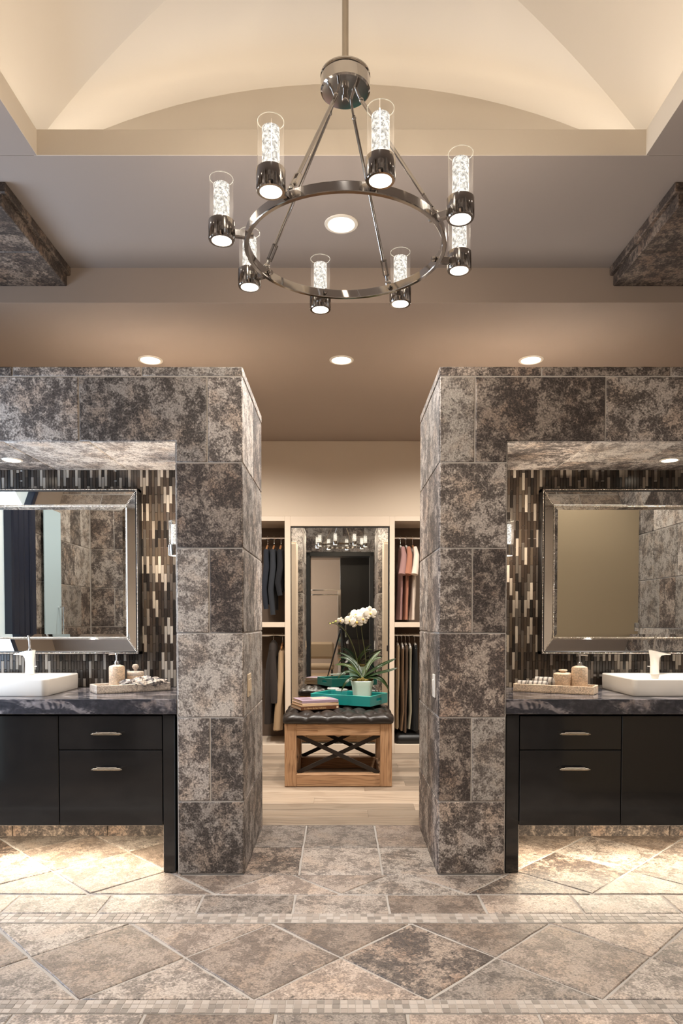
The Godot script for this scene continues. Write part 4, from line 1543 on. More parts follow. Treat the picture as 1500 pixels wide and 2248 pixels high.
	# lower right: trousers folded over hangers
	var names := ["cream trousers hanging closest to the mirror", "tan patterned trousers second from the mirror", "brown patterned trousers third from the mirror", "pale sage trousers fourth from the mirror", "black trousers hanging closest to the right stone wall"]
	var cols := [Color(0.62, 0.53, 0.41), Color(0.42, 0.32, 0.22), Color(0.34, 0.26, 0.19), Color(0.55, 0.52, 0.44), Color(0.03, 0.028, 0.027)]
	var xs := [0.615, 0.662, 0.702, 0.742, 0.802]
	for i in 5:
		g = thing("hanging_trousers", names[i], "trousers", p(xs[i], low, 7.42), "trousers on the lower right rail")
		var wide := 0.0185 if i < 4 else 0.034
		garment(g, "leg", [[-0.10 - 0.02 * (i % 2), 0.008, 0.19, 0, 0], [-0.125 - 0.02 * (i % 2), 0.014, 0.205, 0, 0], [-0.45, wide, 0.205, -0.004, 0], [-0.80, wide * 0.95, 0.20, -0.012 if i % 2 == 0 else 0.004, 0], [-0.98 - 0.02 * (i % 3), wide * 1.1, 0.19, -0.014, 0]], cloth(cols[i]), 0.25, 3, 60 + i)
		hanger(xs[i], low, "hanger carrying the " + names[i].split(" hanging")[0].split(" second")[0].split(" third")[0].split(" fourth")[0], M.plate)

func floor_bag() -> void:
	var o := thing("storage_bag", "low black fabric bag on the wardrobe floor under the trousers", "bag", p(0.74, 0.0925, 7.40))
	var st := begin(true)
	var rings := []
	for q in [[0.0, 0.150, 0.17], [0.01, 0.158, 0.18], [0.05, 0.162, 0.185], [0.085, 0.155, 0.175], [0.10, 0.135, 0.15], [0.104, 0.08, 0.10]]:
		rings.append(round_rect(q[1], q[2], 0.05, q[0], 5))
	loft(st, rings)
	part(o, "body", st, M.black)
	st = begin(true)
	tube(st, bezier(Vector3(-0.07, 0.098, 0.06), Vector3(-0.05, 0.16, 0.08), Vector3(0.05, 0.16, 0.08), Vector3(0.07, 0.098, 0.06), 12), 0.006, 8)
	part(o, "strap", st, M.black)

# ---------------------------------------------------------------- bench and what lies on it
func wood_bar(parent: Node, called: String, x0: float, x1: float, y0: float, y1: float, z0: float, z1: float) -> void:
	# a squared timber with the grain along its longest side
	var lo := p(x0, y0, z1)
	var hi := p(x1, y1, z0)
	var c := (lo + hi) / 2
	var s := hi - lo
	var ax := s.max_axis_index()
	var st := SurfaceTool.new()
	st.begin(Mesh.PRIMITIVE_TRIANGLES)
	st.set_smooth_group(-1)
	var raw := begin()
	bb(raw, c, s, 0.004)
	var arr := raw.commit_to_arrays()
	var vs: PackedVector3Array = arr[Mesh.ARRAY_VERTEX]
	var off := Vector2(rng.randf(), rng.randf())
	for i in range(0, vs.size(), 3):
		var n := (vs[i + 1] - vs[i]).cross(vs[i + 2] - vs[i]).abs()
		var drop := n.max_axis_index()
		for k in 3:
			var q := vs[i + k]
			var along := q[ax]
			var across := 0.0
			for d in 3:
				if d != ax and (d != drop or ax == drop):
					across = q[d]
			st.set_uv(Vector2(along * 0.9, across * 1.6) + off)
			st.add_vertex(q)
	part(parent, called, st, M.old_wood)

func build_bench() -> void:
	var b := thing("tufted_bench", "square reclaimed wood bench with black tufted leather top and iron crosses", "bench", p(-0.015, 0.0, 6.12))
	var hx := 0.446
	var hz := 0.405
	var lw := 0.098
	# front and back frames as in the photograph: legs, top rails and floor rails
	for k in 2:
		var z0 := -hz if k == 0 else hz - 0.095
		var z1 := z0 + 0.095
		wood_bar(b, "leg", -hx, -hx + lw, 0.002, 0.527, z0, z1)
		wood_bar(b, "leg", hx - lw, hx, 0.002, 0.527, z0, z1)
		wood_bar(b, "rail", -hx + lw, hx - lw, 0.428, 0.526, z0 + 0.001, z1 - 0.001)
		wood_bar(b, "rail", -hx + lw, hx - lw, 0.003, 0.106, z0 + 0.001, z1 - 0.001)
	for s in [-1.0, 1.0]:
		wood_bar(b, "rail", s * (hx - lw + 0.002), s * (hx - 0.002), 0.43, 0.525, -hz + 0.095, hz - 0.095)
		wood_bar(b, "rail", s * (hx - lw + 0.002), s * (hx - 0.002), 0.003, 0.100, -hz + 0.095, hz - 0.095)
	var ix := hx - lw
	for k in 2:
		var z := (-hz + 0.045) if k == 0 else (hz - 0.045)
		for s in [-1.0, 1.0]:
			var st := begin()
			var dx := 2.0 * ix
			var dy := 0.322
			bb(st, p(0, 0.267, z + 0.006 * s), Vector3(sqrt(dx * dx + dy * dy) - 0.014, 0.034, 0.010), 0.001, Basis(Vector3(0, 0, 1), atan2(dy, dx) * s))
			part(b, "iron_strap", st, M.iron)
	for s in [-1.0, 1.0]:
		for d in [-1.0, 1.0]:
			var st := begin()
			var dz := 2.0 * (hz - 0.095)
			var dy := 0.33
			bb(st, p(s * (hx - 0.05 + 0.006 * d), 0.265, 0), Vector3(0.010, 0.034, sqrt(dz * dz + dy * dy) - 0.014), 0.001, Basis(Vector3(1, 0, 0), atan2(dy, dz) * d))
			part(b, "iron_strap", st, M.iron)
	# tufted cushion: skin from the lower edge over the rounded side to the middle of the top
	var st := begin(true)
	var rings := []
	var n := 168
	var pitch := 0.179
	var puff := func(x: float, z: float) -> float:
		var u := x / pitch + 0.5
		var w := (z - 0.414) / (pitch * 1.54)
		var a := absf(sin(PI * (u + w)))
		var c := absf(sin(PI * (u - w)))
		return pow(a * c, 0.36)
	var edge := func(t: float, hx2: float, hz2: float) -> Vector2:
		# walk round a rounded rectangle; t in 0..1
		var per := 2.0 * (hx2 + hz2)
		var d := t * per * 2.0
		var q := Vector2.ZERO
		if d < 2 * hx2: q = Vector2(-hx2 + d, -hz2)
		elif d < 2 * hx2 + 2 * hz2: q = Vector2(hx2, -hz2 + d - 2 * hx2)
		elif d < 4 * hx2 + 2 * hz2: q = Vector2(hx2 - (d - 2 * hx2 - 2 * hz2), hz2)
		else: q = Vector2(-hx2, hz2 - (d - 4 * hx2 - 2 * hz2))
		var r := 0.035
		var c := Vector2(clampf(q.x, -hx2 + r, hx2 - r), clampf(q.y, -hz2 + r, hz2 - r))
		return c + (q - c).normalized() * r if q.distance_to(c) > 1e-6 else q
	var cx := 0.452
	var cz := 0.414
	for row in [[0.0, 0.528], [0.008, 0.533], [0.014, 0.545], [0.017, 0.558], [0.017, 0.570], [0.013, 0.582], [0.006, 0.591]]:
		var ring := PackedVector3Array()
		for i in n:
			var q: Vector2 = edge.call(float(i) / n, cx, cz)
			var seam: float = puff.call(q.x, q.y)
			var lift := clampf((row[1] - 0.535) / 0.05, 0.0, 1.0)
			var o: float = row[0] * (0.45 + 0.55 * seam) - 0.014 * (1.0 - seam) * lift
			ring.append(Vector3(q.x * (1.0 + o / cx), row[1] - 0.016 * (1.0 - seam) * lift, q.y * (1.0 + o / cz)))
		rings.append(ring)
	for k in range(1, 34):
		var f := pow(k / 33.0, 0.9)
		var ring := PackedVector3Array()
		for i in n:
			var q: Vector2 = edge.call(float(i) / n, cx, cz)
			q = q * lerpf(0.995, 0.004, f)
			var dome := 1.0 - pow(1.0 - f, 3.0)
			var h: float = 0.594 + 0.008 * dome - 0.016 * (1.0 - puff.call(q.x, q.y)) + (0.036 * (puff.call(q.x, q.y) - 0.3)) * clampf(f * 7.0, 0.0, 1.0)
			ring.append(Vector3(q.x, h, q.y))
		rings.append(ring)
	loft(st, rings)
	part(b, "cushion", st, M.leather)
	for i in range(-3, 4):
		for j in range(0, 7):
			var q := Vector2((i - 0.5 + 0.5 * (j % 2)) * pitch, 0.414 - j * 0.5 * pitch * 1.54)
			if absf(q.x) < cx - 0.06 and absf(q.y) < cz - 0.06:
				st = begin(true)
				ball(st, Vector3(q.x, 0.580, q.y), Vector3(0.012, 0.007, 0.012), 10, 6)
				part(b, "button", st, M.leather)
	# teal tray
	var t := thing("teal_tray", "glossy teal lacquer tray with cut handles on the leather bench", "tray", p(0.083, 0.6345, 6.275))
	var B := Basis(Vector3.UP, atan2(0.28, -0.527) - PI)
	t.basis = Basis(Vector3.UP, 0.488 * -1.0)
	st = begin()
	var lx := 0.298
	var lz := 0.185
	bb(st, Vector3(0, 0.006, 0), Vector3(lx * 2, 0.012, lz * 2), 0.002)
	for z in [-1.0, 1.0]:
		bb(st, Vector3(0, 0.048, z * (lz - 0.006)), Vector3(lx * 2, 0.080, 0.012), 0.0015)
	for x in [-1.0, 1.0]:
		for q in [[0.022, 0.028, 0.0, lz * 2], [0.074, 0.028, 0.0, lz * 2]]:
			bb(st, Vector3(x * (lx - 0.006), q[0] + 0.0, q[2]), Vector3(0.012, q[1], q[3] - 0.024), 0.0015)
		for z in [-1.0, 1.0]:
			bb(st, Vector3(x * (lx - 0.006), 0.048, z * (lz + 0.045) / 2.0), Vector3(0.012, 0.030, lz - 0.045 - 0.012), 0.001)
	part(t, "tray_body", st, M.teal)
	st = begin()
	for z in [-1.0, 1.0]:
		bb(st, Vector3(0, 0.0885, z * (lz - 0.006)), Vector3(lx * 2, 0.0035, 0.013), 0.001)
	for x in [-1.0, 1.0]:
		bb(st, Vector3(x * (lx - 0.006), 0.0885, 0), Vector3(0.013, 0.0035, lz * 2 - 0.026), 0.001)
	part(t, "rim_edge", st, M.teal_edge)
	glass_jar("clear glass votive jar at the back left of the teal tray", t.transform * Vector3(-0.164, 0.0125, 0.002))
	glass_jar("clear glass votive jar in front, nearer the orchid pot", t.transform * Vector3(-0.035, 0.0125, 0.084))
	orchid(t.transform * Vector3(0.135, 0.0125, 0.010))
	books()

func glass_jar(label: String, at: Vector3) -> void:
	var o := thing("glass_jar", label, "jar", at, "glass jars in the teal tray")
	var st := begin()
	lathe(st, [Vector2(0.0, 0.001), Vector2(0.050, 0.001), Vector2(0.052, 0.004), Vector2(0.052, 0.108)], 28)
	part(o, "glass_wall", st, M.glass)
	st = begin()
	lathe(st, [Vector2(0.049, 0.106), Vector2(0.053, 0.105), Vector2(0.056, 0.111), Vector2(0.053, 0.118), Vector2(0.049, 0.117), Vector2(0.049, 0.106)], 28)
	part(o, "rim", st, M.frost_rim)
	st = begin()
	lathe(st, [Vector2(0.018, 0.002), Vector2(0.018, 0.014), Vector2(0.0, 0.015)], 16)
	part(o, "tea_light", st, M.brushed)

func leaf_strip(parent: Node, a: Vector3, b: Vector3, c: Vector3, d: Vector3, wide: float, m: Material) -> void:
	var n := 14
	var line := bezier(a, b, c, d, n)
	var st := begin(true)
	var rows := []
	for i in n + 1:
		var t := float(i) / n
		var dir: Vector3 = (line[mini(i + 1, n)] - line[maxi(i - 1, 0)]).normalized()
		var side := dir.cross(Vector3.UP)
		side = side.normalized() if side.length() > 0.05 else Vector3.RIGHT
		side = side.rotated(dir, 0.55 if dir.x > 0.0 else -0.55)
		var up := side.cross(dir).normalized()
		var w := wide * pow(sin(PI * clampf(t * 0.88 + 0.09, 0.0, 1.0)), 0.6)
		if i == n:
			w = 0.0015
		rows.append([line[i] - side * w + up * w * 0.22, line[i] - side * w * 0.5 + up * 0.0, line[i] - up * w * 0.10, line[i] + side * w * 0.5, line[i] + side * w + up * w * 0.22])
	var rings := []
	for q in rows:
		var ring := PackedVector3Array()
		for k in 5:
			ring.append(q[k])
		for k in 5:
			ring.append(q[4 - k] - Vector3(0, 0.0018, 0))
		rings.append(ring)
	loft(st, rings)
	part(parent, "leaf", st, m)

func blossom(parent: Node, at: Vector3, dir: Vector3, r: float, roll: float) -> void:
	# five petals round a lip: three sepals and two broad side petals
	var f := dir.normalized()
	var sx := f.cross(Vector3.UP).normalized()
	var up := sx.cross(f).normalized()
	var st := begin(true)
	for k in 5:
		var a: float = roll + [PI / 2, PI / 2 + TAU * 0.36, PI / 2 - TAU * 0.36, 0.12, PI - 0.12][k]
		var wide: float = r * (0.34 if k < 3 else 0.56)
		var long: float = r * (0.98 if k < 3 else 1.0)
		var e := sx * cos(a) + up * sin(a)
		var g := f.cross(e).normalized()
		var rings := []
		var lift := 0.0 if k < 3 else 0.003
		for i in 8:
			var t := i / 7.0
			var w := wide * sqrt(maxf(0.0, 1.0 - pow(t * 1.75 - 0.82, 2.0))) if i < 7 else 0.001
			w = maxf(w, 0.0012)
			var c: Vector3 = at + e * long * t + f * (lift + 0.09 * r * sin(PI * t * 0.8))
			var ring := PackedVector3Array()
			for q in [-1.0, -0.5, 0.0, 0.5, 1.0]:
				ring.append(c + g * w * q + f * (0.06 * r * (1.0 - q * q)))
			for q in [1.0, 0.5, 0.0, -0.5, -1.0]:
				ring.append(c + g * w * q + f * (0.06 * r * (1.0 - q * q) - 0.0022))
			rings.append(ring)
		loft(st, rings)
	var fl := part(parent, "blossom", st, M.petal)
	st = begin(true)
	ball(st, at + f * r * 0.22 - up * r * 0.08, Vector3(r * 0.16, r * 0.20, r * 0.20), 10, 7)
	part(fl, "lip", st, M.petal_lip)

func orchid(at: Vector3) -> void:
	var o := thing("potted_orchid", "white moth orchid in a pale green flared pot standing in the teal tray", "potted plant", at)
	var st := begin(true)
	var rings := []
	for q in [[0.0, 0.074], [0.004, 0.077], [0.08, 0.083], [0.15, 0.092], [0.192, 0.104], [0.198, 0.104], [0.198, 0.098], [0.18, 0.090]]:
		rings.append(round_rect(q[1], q[1], q[1] * 0.62, q[0], 7))
	loft(st, rings)
	part(o, "pot", st, M.pot)
	st = begin(true)
	var r := RandomNumberGenerator.new()
	r.seed = 3
	lathe(st, [Vector2(0.088, 0.185), Vector2(0.098, 0.200), Vector2(0.085, 0.217), Vector2(0.0, 0.222)], 24, Vector3.ZERO, Basis(), 9.0)
	for k in 150:
		var a := r.randf() * TAU
		var d := sqrt(r.randf()) * 0.096
		ball(st, Vector3(d * cos(a), 0.214 + r.randf() * 0.010 - d * 0.09, d * sin(a)), Vector3(0.012, 0.007, 0.012) * r.randf_range(0.6, 1.2), 6, 4)
	var moss := part(o, "moss", st, M.moss)
	moss.set_meta("kind", "stuff")
	# leaves
	for q in [
		[Vector3(0.09, 0.30, 0.05), Vector3(0.21, 0.36, 0.06), Vector3(0.30, 0.395, 0.03), 0.030, 0],
		[Vector3(0.10, 0.27, 0.09), Vector3(0.22, 0.28, 0.10), Vector3(0.31, 0.315, 0.06), 0.026, 0],
		[Vector3(0.08, 0.25, 0.10), Vector3(0.19, 0.26, 0.12), Vector3(0.24, 0.09, 0.10), 0.036, 0],
		[Vector3(0.04, 0.32, -0.03), Vector3(0.11, 0.42, -0.05), Vector3(0.17, 0.46, -0.06), 0.028, 1],
		[Vector3(0.03, 0.33, -0.05), Vector3(0.10, 0.39, -0.09), Vector3(0.18, 0.40, -0.12), 0.026, 1],
		[Vector3(-0.06, 0.27, 0.08), Vector3(-0.14, 0.33, 0.10), Vector3(-0.22, 0.22, 0.10), 0.026, 0],
		[Vector3(-0.06, 0.30, 0.04), Vector3(-0.13, 0.36, 0.02), Vector3(-0.24, 0.34, 0.04), 0.030, 1],
		[Vector3(-0.05, 0.30, -0.04), Vector3(-0.10, 0.42, -0.05), Vector3(-0.21, 0.40, -0.06), 0.026, 0],
		[Vector3(-0.02, 0.32, -0.08), Vector3(-0.08, 0.40, -0.14), Vector3(-0.20, 0.44, -0.16), 0.024, 0],
		[Vector3(-0.07, 0.24, 0.10), Vector3(-0.14, 0.25, 0.14), Vector3(-0.19, 0.10, 0.13), 0.024, 0]]:
		leaf_strip(o, Vector3(0, 0.215, 0.01), q[0], q[1], q[2], q[3] * 0.8, M.leaf if q[4] == 0 else M.leaf_pale)
	# two flower stems
	var stems := [[Vector3(-0.02, 0.21, 0), Vector3(-0.04, 0.45, -0.01), Vector3(-0.12, 0.72, 0.02), Vector3(-0.30, 0.715, 0.06)], [Vector3(0.02, 0.21, 0), Vector3(0.07, 0.42, 0.0), Vector3(-0.03, 0.60, 0.0), Vector3(0.0, 0.74, 0.02)]]
	for q in stems:
		st = begin(true)
		tube(st, bezier(q[0], q[1], q[2], q[3], 18), 0.0032, 7)
		part(o, "flower_stem", st, M.stem)
	st = begin(true)
	tube(st, [Vector3(0.01, 0.70, 0.0), Vector3(0.06, 0.76, 0), Vector3(0.12, 0.80, 0.0)], 0.0028, 6)
	tube(st, bezier(Vector3(-0.10, 0.69, 0.04), Vector3(-0.02, 0.78, 0.03), Vector3(0.03, 0.81, 0.02), Vector3(0.06, 0.81, 0.03), 10), 0.003, 6)
	part(o, "flower_stem", st, M.stem)
	for q in [[-0.105, 0.735, 0.060, Vector3(-0.5, 0.1, 1), 0.058, 0.2], [-0.055, 0.785, 0.045, Vector3(-0.3, 0.5, 1), 0.060, 0.5], [-0.050, 0.725, 0.075, Vector3(0.1, -0.1, 1), 0.062, -0.2], [0.000, 0.750, 0.070, Vector3(0.5, 0.0, 1), 0.056, 0.1], [0.030, 0.800, 0.050, Vector3(-0.1, 0.3, 1), 0.062, 0.4], [0.068, 0.800, 0.055, Vector3(0.35, 0.0, 1), 0.066, -0.1]]:
		blossom(o, Vector3(q[0], q[1], q[2]), q[3], q[4], q[5])
	blossom(o, Vector3(-0.195, 0.735, 0.055), Vector3(0.2, -0.2, 1), 0.034, 0.3)
	for q in [Vector3(-0.235, 0.728, 0.056), Vector3(-0.262, 0.716, 0.058), Vector3(-0.285, 0.708, 0.06)]:
		st = begin(true)
		ball(st, q, Vector3(0.012, 0.008, 0.008) * (1.0 if q.x > -0.24 else 0.7), 8, 6)
		part(o, "bud", st, M.bud)

func books() -> void:
	var dir := Basis(Vector3.UP, -0.455 + 0.0)
	# spine faces the room
	var at := p(-0.222, 0.6215, 6.02)
	var data := [["paperback book with a brown spine, lowest of the three on the bench", Color(0.36, 0.22, 0.12), 0.032, 0.35, 0.27, 0.0], ["cream spined book in the middle of the three on the bench", Color(0.80, 0.68, 0.54), 0.024, 0.335, 0.265, 0.02], ["lavender covered book on top of the three on the bench", Color(0.56, 0.48, 0.53), 0.024, 0.33, 0.265, -0.05]]
	var y := 0.0
	for i in 3:
		var q: Array = data[i]
		var o := thing("book", q[0], "book", at + Vector3(0.003 * i, y, -0.004 * i), "books stacked on the bench")
		o.basis = Basis(Vector3.UP, 0.40 + q[5] * 0.6)
		var th: float = q[2]
		var w: float = q[3]
		var d: float = q[4]
		var cover := mat(q[1], 0.4)
		var st := begin()
		bb(st, Vector3(0, 0.0015, 0), Vector3(w, 0.003, d), 0.001)
		bb(st, Vector3(0, th - 0.0015, 0), Vector3(w, 0.003, d), 0.001)
		bb(st, Vector3(0, th / 2, d / 2 - 0.002), Vector3(w, th, 0.005), 0.0015)
		part(o, "cover", st, cover)
		st = begin()
		bb(st, Vector3(0, th / 2, -0.004), Vector3(w - 0.012, th - 0.006, d - 0.014), 0.001)
		part(o, "pages", st, mat(Color(0.74, 0.66, 0.56), 0.9))
		if i == 0:
			var tm := TextMesh.new()
			var sf := SystemFont.new()
			sf.font_names = PackedStringArray(["Droid Serif"])
			tm.font = sf
			tm.text = "La Mata de las Culturas"
			tm.font_size = 16
			tm.pixel_size = 0.00112
			tm.depth = 0.0006
			var t := put(o, "lettering", tm, mat(Color(0.80, 0.68, 0.50), 0.6))
			t.position = Vector3(-0.045, th * 0.45, d / 2 + 0.0008)
			st = begin()
			bb(st, Vector3(w / 2 - 0.016, th * 0.5, d / 2 + 0.0007), Vector3(0.018, 0.016, 0.0008), 0.0002)
			part(o, "spine_mark", st, mat(Color(0.82, 0.74, 0.62), 0.6))
		if i == 2:
			st = begin()
			bb(st, Vector3(0.05, th + 0.0002, -0.03), Vector3(0.15, 0.0006, 0.12), 0.0001)
			part(o, "cover_picture", st, mat(Color(0.72, 0.64, 0.55), 0.4))
			st = begin()
			bb(st, Vector3(-0.09, th + 0.0002, 0.02), Vector3(0.09, 0.0006, 0.10), 0.0001)
			part(o, "cover_picture", st, mat(Color(0.42, 0.36, 0.40), 0.4))
		y += th + 0.0004

# ---------------------------------------------------------------- chandelier
func build_chandelier() -> void:
	var cx := 0.018
	var cz := 2.44
	var ry := 2.67
	var R := 0.34
	var c := thing("chandelier", "polished nickel ring chandelier with eight lit bubble glass tubes", "chandelier", p(cx, ry, cz))
	# flat ring
	var st := begin()
	var hh := 0.0155
	var rt := 0.008
	var n := 96
	lathe(st, [Vector2(R - rt + 0.002, -hh), Vector2(R + rt - 0.002, -hh), Vector2(R + rt, -hh + 0.002), Vector2(R + rt, hh - 0.002), Vector2(R + rt - 0.002, hh), Vector2(R - rt + 0.002, hh), Vector2(R - rt, hh - 0.002), Vector2(R - rt, -hh + 0.002), Vector2(R - rt + 0.002, -hh)], n)
	part(c, "ring", st, M.nickel)
	# hub and stem
	var hub := 3.200 - ry
	st = begin()
	lathe(st, [Vector2(0.0, hub), Vector2(0.080, hub), Vector2(0.0855, hub + 0.004), Vector2(0.0855, hub + 0.042), Vector2(0.080, hub + 0.046), Vector2(0.080, hub + 0.050), Vector2(0.086, hub + 0.052), Vector2(0.086, hub + 0.056), Vector2(0.0, hub + 0.058)], 48)
	var h := part(c, "hub", st, M.nickel)
	st = begin()
	lathe(st, [Vector2(0.0, hub - 0.034), Vector2(0.011, hub - 0.034), Vector2(0.0125, hub - 0.030), Vector2(0.0125, hub - 0.014), Vector2(0.009, hub - 0.012), Vector2(0.009, hub)], 18)
	part(h, "finial", st, M.nickel)
	st = begin(true)
	tube(st, [Vector3(0, hub + 0.05, 0), Vector3(0, 3.915 - ry, 0)], 0.0115, 18)
	part(c, "stem", st, M.brushed)
	st = begin()
	lathe(st, [Vector2(0.0, 3.885 - ry), Vector2(0.065, 3.887 - ry), Vector2(0.07, 3.895 - ry), Vector2(0.07, 3.918 - ry)], 28)
	part(c, "ceiling_cup", st, M.nickel)
	# four rods with turnbuckles
	for k in 4:
		var a := deg_to_rad(-30.0 + 90.0 * k)
		var out := Vector3(sin(a), 0, cos(a))
		var side := Vector3(cos(a), 0, -sin(a))
		var low := out * (R - 0.004) + Vector3(0, 0.022, 0)
		var high := out * 0.062 + Vector3(0, hub - 0.048, 0)
		var dir := (high - low).normalized()
		st = begin(true)
		tube(st, [low + dir * 0.075, high], 0.0062, 12)
		var rod := part(c, "rod", st, M.nickel)
		st = begin(true)
		tube(st, [out * 0.040 + Vector3(0, hub + 0.002, 0), out * 0.052 + Vector3(0, hub - 0.030, 0), high + dir * 0.004], 0.0048, 10)
		ball(st, high, Vector3.ONE * 0.0085, 10, 7)
		part(rod, "hook_bolt", st, M.nickel)
		st = begin()
		var B := Basis(side, dir, side.cross(dir)).orthonormalized()
		for q in [-1.0, 1.0]:
			bb(st, low + dir * 0.052 + side * 0.0085 * q, Vector3(0.005, 0.056, 0.011), 0.001, B)
		bb(st, low + dir * 0.078, Vector3(0.022, 0.008, 0.011), 0.001, B)
		bb(st, low + dir * 0.026, Vector3(0.022, 0.008, 0.011), 0.001, B)
		part(rod, "turnbuckle", st, M.nickel)
		st = begin(true)
		tube(st, [low + Vector3(0, -0.008, 0), low + dir * 0.026], 0.006, 10)
		ball(st, low, Vector3.ONE * 0.012, 12, 8)
		part(rod, "ball_joint", st, M.nickel)
	# eight lamp tubes on short arms
	for k in 8:
		var a := deg_to_rad(13.4 + 45.0 * k)
		var out := Vector3(sin(a), 0, cos(a))
		var at := out * 0.424 + Vector3(0, -0.028, 0)
		var cup := lamp_tube(c, at, E_TUBE, E_CUP)
		st = begin()
		var B := Basis(Vector3(cos(a), 0, -sin(a)), Vector3.UP, out)
		bb(st, -out * 0.062 + Vector3(0, 0.030, 0), Vector3(0.020, 0.024, 0.042), 0.003, B)
		part(cup, "arm", st, M.nickel)
		st = begin()
		lathe(st, [Vector2(0.0, -0.012), Vector2(0.008, -0.012), Vector2(0.009, -0.009), Vector2(0.009, 0.0)], 14, -out * 0.094 + Vector3(0, 0.030, 0), Basis(Vector3(cos(a), 0, -sin(a)), out, Vector3(0, -1, 0)))
		part(cup, "screw_cap", st, M.nickel)

# ---------------------------------------------------------------- trays, bottles and towels on the counters
func stone_tray(label: String, at: Vector3, turn: float, hx: float, hz: float, m: Material) -> Transform3D:
	var o := thing("vanity_tray", label, "tray", at)
	o.basis = Basis(Vector3.UP, turn)
	var st := begin()
	bb(st, Vector3(0, 0.005, 0), Vector3(hx * 2, 0.010, hz * 2), 0.002)
	for z in [-1.0, 1.0]:
		bb(st, Vector3(0, 0.024, z * (hz - 0.006)), Vector3(hx * 2, 0.046, 0.012), 0.002)
	for x in [-1.0, 1.0]:
		bb(st, Vector3(x * (hx - 0.006), 0.024, 0), Vector3(0.012, 0.046, hz * 2 - 0.02), 0.002)
	part(o, "tray_body", st, m)
	return o.transform

func dispenser(label: String, at: Vector3, m: Material, s: float) -> void:
	var o := thing("soap_dispenser", label, "soap dispenser", at)
	var st := begin()
	lathe(st, [Vector2(0.0, 0.0), Vector2(0.043, 0.0), Vector2(0.046, 0.003), Vector2(0.046, 0.132), Vector2(0.043, 0.141), Vector2(0.020, 0.149), Vector2(0.0, 0.150)], 32, Vector3.ZERO, Basis(), 0.9)
	part(o, "bottle", st, m)
	st = begin()
	lathe(st, [Vector2(0.015, 0.148), Vector2(0.015, 0.161), Vector2(0.011, 0.171), Vector2(0.0055, 0.173), Vector2(0.0055, 0.206), Vector2(0.009, 0.208), Vector2(0.009, 0.218), Vector2(0.0, 0.220)], 18)
	var b := Vector3(-0.044 * s, 0.210, 0.012)
	tube(st, [Vector3(0, 0.213, 0), b * Vector3(0.6, 1, 0.6) + Vector3(0, 0.003, 0), b], 0.0042, 8)
	part(o, "pump", st, M.chrome)

func build_small_things() -> void:
	# left counter
	var T := stone_tray("grey veined marble tray with rolled edge at the right end of the left counter", p(-1.264, 0.956, 4.168), 0.0, 0.219, 0.0855, M.grey_marble)
	var tray: Node3D = get_node("vanity_tray")
	tray.basis = Basis(Vector3.UP, atan2(0.235, 0.37) + 0.0)
	tray.rotation.y = 0.566
	T = tray.transform
	dispenser("cream marble soap dispenser with chrome pump behind the crumpled towel", T * Vector3(-0.075, 0.011, -0.022), M.beige_marble, 1.0)
	var j := thing("lidded_jar", "cream marble jar with a round knob beside the left soap dispenser", "jar", T * Vector3(0.035, 0.011, -0.018))
	var st := begin()
	lathe(st, [Vector2(0.0, 0.0000), Vector2(0.048, 0.0000), Vector2(0.050, 0.0038), Vector2(0.050, 0.0787), Vector2(0.048, 0.0813)], 32)
	part(j, "body", st, M.beige_marble)
	st = begin()
	lathe(st, [Vector2(0.0, 0.0813), Vector2(0.050, 0.0813), Vector2(0.051, 0.0864), Vector2(0.050, 0.1016), Vector2(0.046, 0.1054), Vector2(0.010, 0.1080), Vector2(0.009, 0.1143), Vector2(0.017, 0.1232), Vector2(0.020, 0.1346), Vector2(0.015, 0.1461), Vector2(0.0, 0.1499)], 28, Vector3.ZERO, Basis(), 0.9)
	part(j, "lid", st, M.grey_marble)
	crumpled_towel(T * Vector3(0.065, 0.012, 0.046))
	# right counter
	T = stone_tray("beige marble tray at the left end of the right counter", p(1.277, 0.956, 4.10), -0.515, 0.230, 0.0785, M.beige_marble)
	dispenser("tan travertine soap dispenser behind the squat jar on the right counter", T * Vector3(0.135, 0.011, -0.018), M.beige_marble, -1.0)
	j = thing("lidded_jar", "squat tan travertine jar with a flat lid among rolled towels", "jar", T * Vector3(0.042, 0.011, -0.010))
	st = begin()
	lathe(st, [Vector2(0.0, 0.0000), Vector2(0.038, 0.0000), Vector2(0.044, 0.0066), Vector2(0.050, 0.0550), Vector2(0.056, 0.0858), Vector2(0.054, 0.0990), Vector2(0.040, 0.1056), Vector2(0.0, 0.1067)], 30, Vector3.ZERO, Basis(), 0.9)
	part(j, "body", st, M.beige_marble)
	st = begin()
	lathe(st, [Vector2(0.012, 0.1056), Vector2(0.014, 0.1100), Vector2(0.026, 0.1188), Vector2(0.022, 0.1243), Vector2(0.0, 0.1265)], 22)
	part(j, "lid", st, M.beige_marble)
	rolled_towel("rolled white and grey towel at the left end of the right tray", T * Vector3(-0.165, 0.012 + 0.027, 0.020), 0.10, 0.027)
	rolled_towel("rolled striped towel lying in front in the right tray", T * Vector3(-0.092, 0.012 + 0.028, 0.040), 0.12, 0.028)
	rolled_towel("rolled striped towel laid behind and above two others", T * Vector3(-0.045, 0.012 + 0.046, -0.015), 0.15, 0.031)

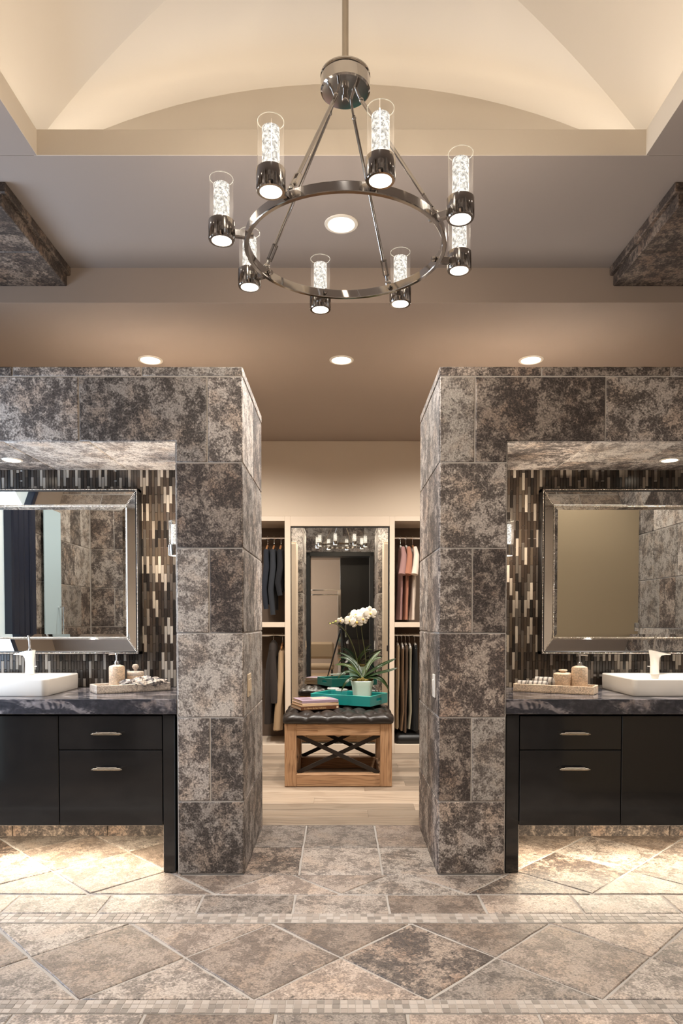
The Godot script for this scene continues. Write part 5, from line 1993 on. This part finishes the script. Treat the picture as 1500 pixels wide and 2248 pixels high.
func rolled_towel(label: String, at: Vector3, long: float, r: float) -> void:
	var o := thing("rolled_towel", label, "towel", at, "rolled towels in the right tray")
	o.basis = Basis(Vector3.UP, -0.62)
	if not M.has("towel_cloth"):
		var n := 128
		var f := grey(noise(31, 0.03, 4, 20.0), n)
		var out := PackedByteArray()
		out.resize(n * n * 3)
		for y in n:
			for x in n:
				var v := 0.84 - 0.36 * clampf(sin(x * TAU / 32.0 + 1.6 * f[y * n + x] / 255.0) * 1.6 - 0.35, 0.0, 1.0) - 0.20 * f[y * n + x] / 255.0
				for c in 3:
					out[(y * n + x) * 3 + c] = clampi(int(v * [1.0, 0.965, 0.93][c] * 255.0), 0, 255)
		M.towel_cloth = cloth(Color(1, 1, 1))
		M.towel_cloth.albedo_texture = image_of(out, n)
		triplanar(M.towel_cloth, 9.0)
	var pale: StandardMaterial3D = M.towel_cloth
	# the rolled sheet as one spiral band swept along x
	var st := begin(true)
	var sec := PackedVector2Array()
	var turns := 3.2
	var m := 64
	for i in m + 1:
		var t := float(i) / m
		var a := turns * TAU * t
		sec.append(Vector2(cos(a), sin(a)) * lerpf(0.0045, r, t))
	for i in range(m, -1, -1):
		var t := float(i) / m
		var a := turns * TAU * t
		sec.append(Vector2(cos(a), sin(a)) * (lerpf(0.0045, r, t) - 0.0062))
	var rings := []
	for k in 9:
		var x := -long / 2 + long * k / 8.0
		var ring := PackedVector3Array()
		for q in sec:
			ring.append(Vector3(x + 0.0015 * sin(q.angle() * 3.0 + k), q.y * (1.0 + 0.02 * sin(k * 2.1)), q.x))
		rings.append(ring)
	loft(st, rings, false)
	# ends: strips between the outer and the inner edge of the band
	st.set_smooth_group(-1)
	var total := sec.size()
	for e in [0, 8]:
		for i in m:
			var a: Vector3 = rings[e][i]
			var b: Vector3 = rings[e][i + 1]
			var c: Vector3 = rings[e][total - 2 - i]
			var d: Vector3 = rings[e][total - 1 - i]
			face(st, [a, b, c, d], (a + c) / 2 - Vector3(0.1 if e == 8 else -0.1, 0, 0))
	part(o, "roll", st, pale)

func crumpled_towel(at: Vector3) -> void:
	var o := thing("hand_towel", "crumpled white and grey tie-dyed hand towel in the left tray", "towel", at)
	o.rotation.y = 0.45
	var nz := noise(14, 9.0, 3)
	nz.fractal_gain = 0.5
	var n := 256
	var f := grey(noise(77, 0.018, 4, 40.0), n)
	var out := PackedByteArray()
	out.resize(n * n * 3)
	for i in n * n:
		var t := clampf((f[i] / 255.0 - 0.40) / 0.12, 0.0, 1.0)
		var c := Color(0.16, 0.16, 0.20).lerp(Color(0.84, 0.80, 0.75), t)
		out[i * 3] = int(c.r * 255)
		out[i * 3 + 1] = int(c.g * 255)
		out[i * 3 + 2] = int(c.b * 255)
	var m := cloth(Color(1, 1, 1))
	m.albedo_texture = image_of(out, n)
	var st := begin(true)
	var rings := []
	for k in 27:
		var t := k / 26.0
		var fat := pow(sin(PI * clampf(t * 0.94 + 0.03, 0, 1)), 0.45)
		var ring := PackedVector3Array()
		for i in 40:
			var a := TAU * i / 40
			var q := Vector3(cos(a), sin(a), t * 5.0)
			var w := 1.0 + 0.42 * nz.get_noise_3d(q.x * 0.10, q.y * 0.10, q.z * 0.10) + 0.14 * sin(9.0 * t * TAU * 0.5 + 3.0 * a)
			ring.append(Vector3(lerpf(-0.135, 0.135, t) + 0.012 * sin(3 * a + t * 9.0), maxf(0.001, 0.036 + 0.035 * sin(a) * fat * w), 0.044 * cos(a) * fat * w))
		rings.append(ring)
	loft(st, rings)
	st.generate_normals()
	m.uv1_triplanar = true
	m.uv1_scale = Vector3.ONE * 5.0
	put(o, "cloth", st.commit(), m)
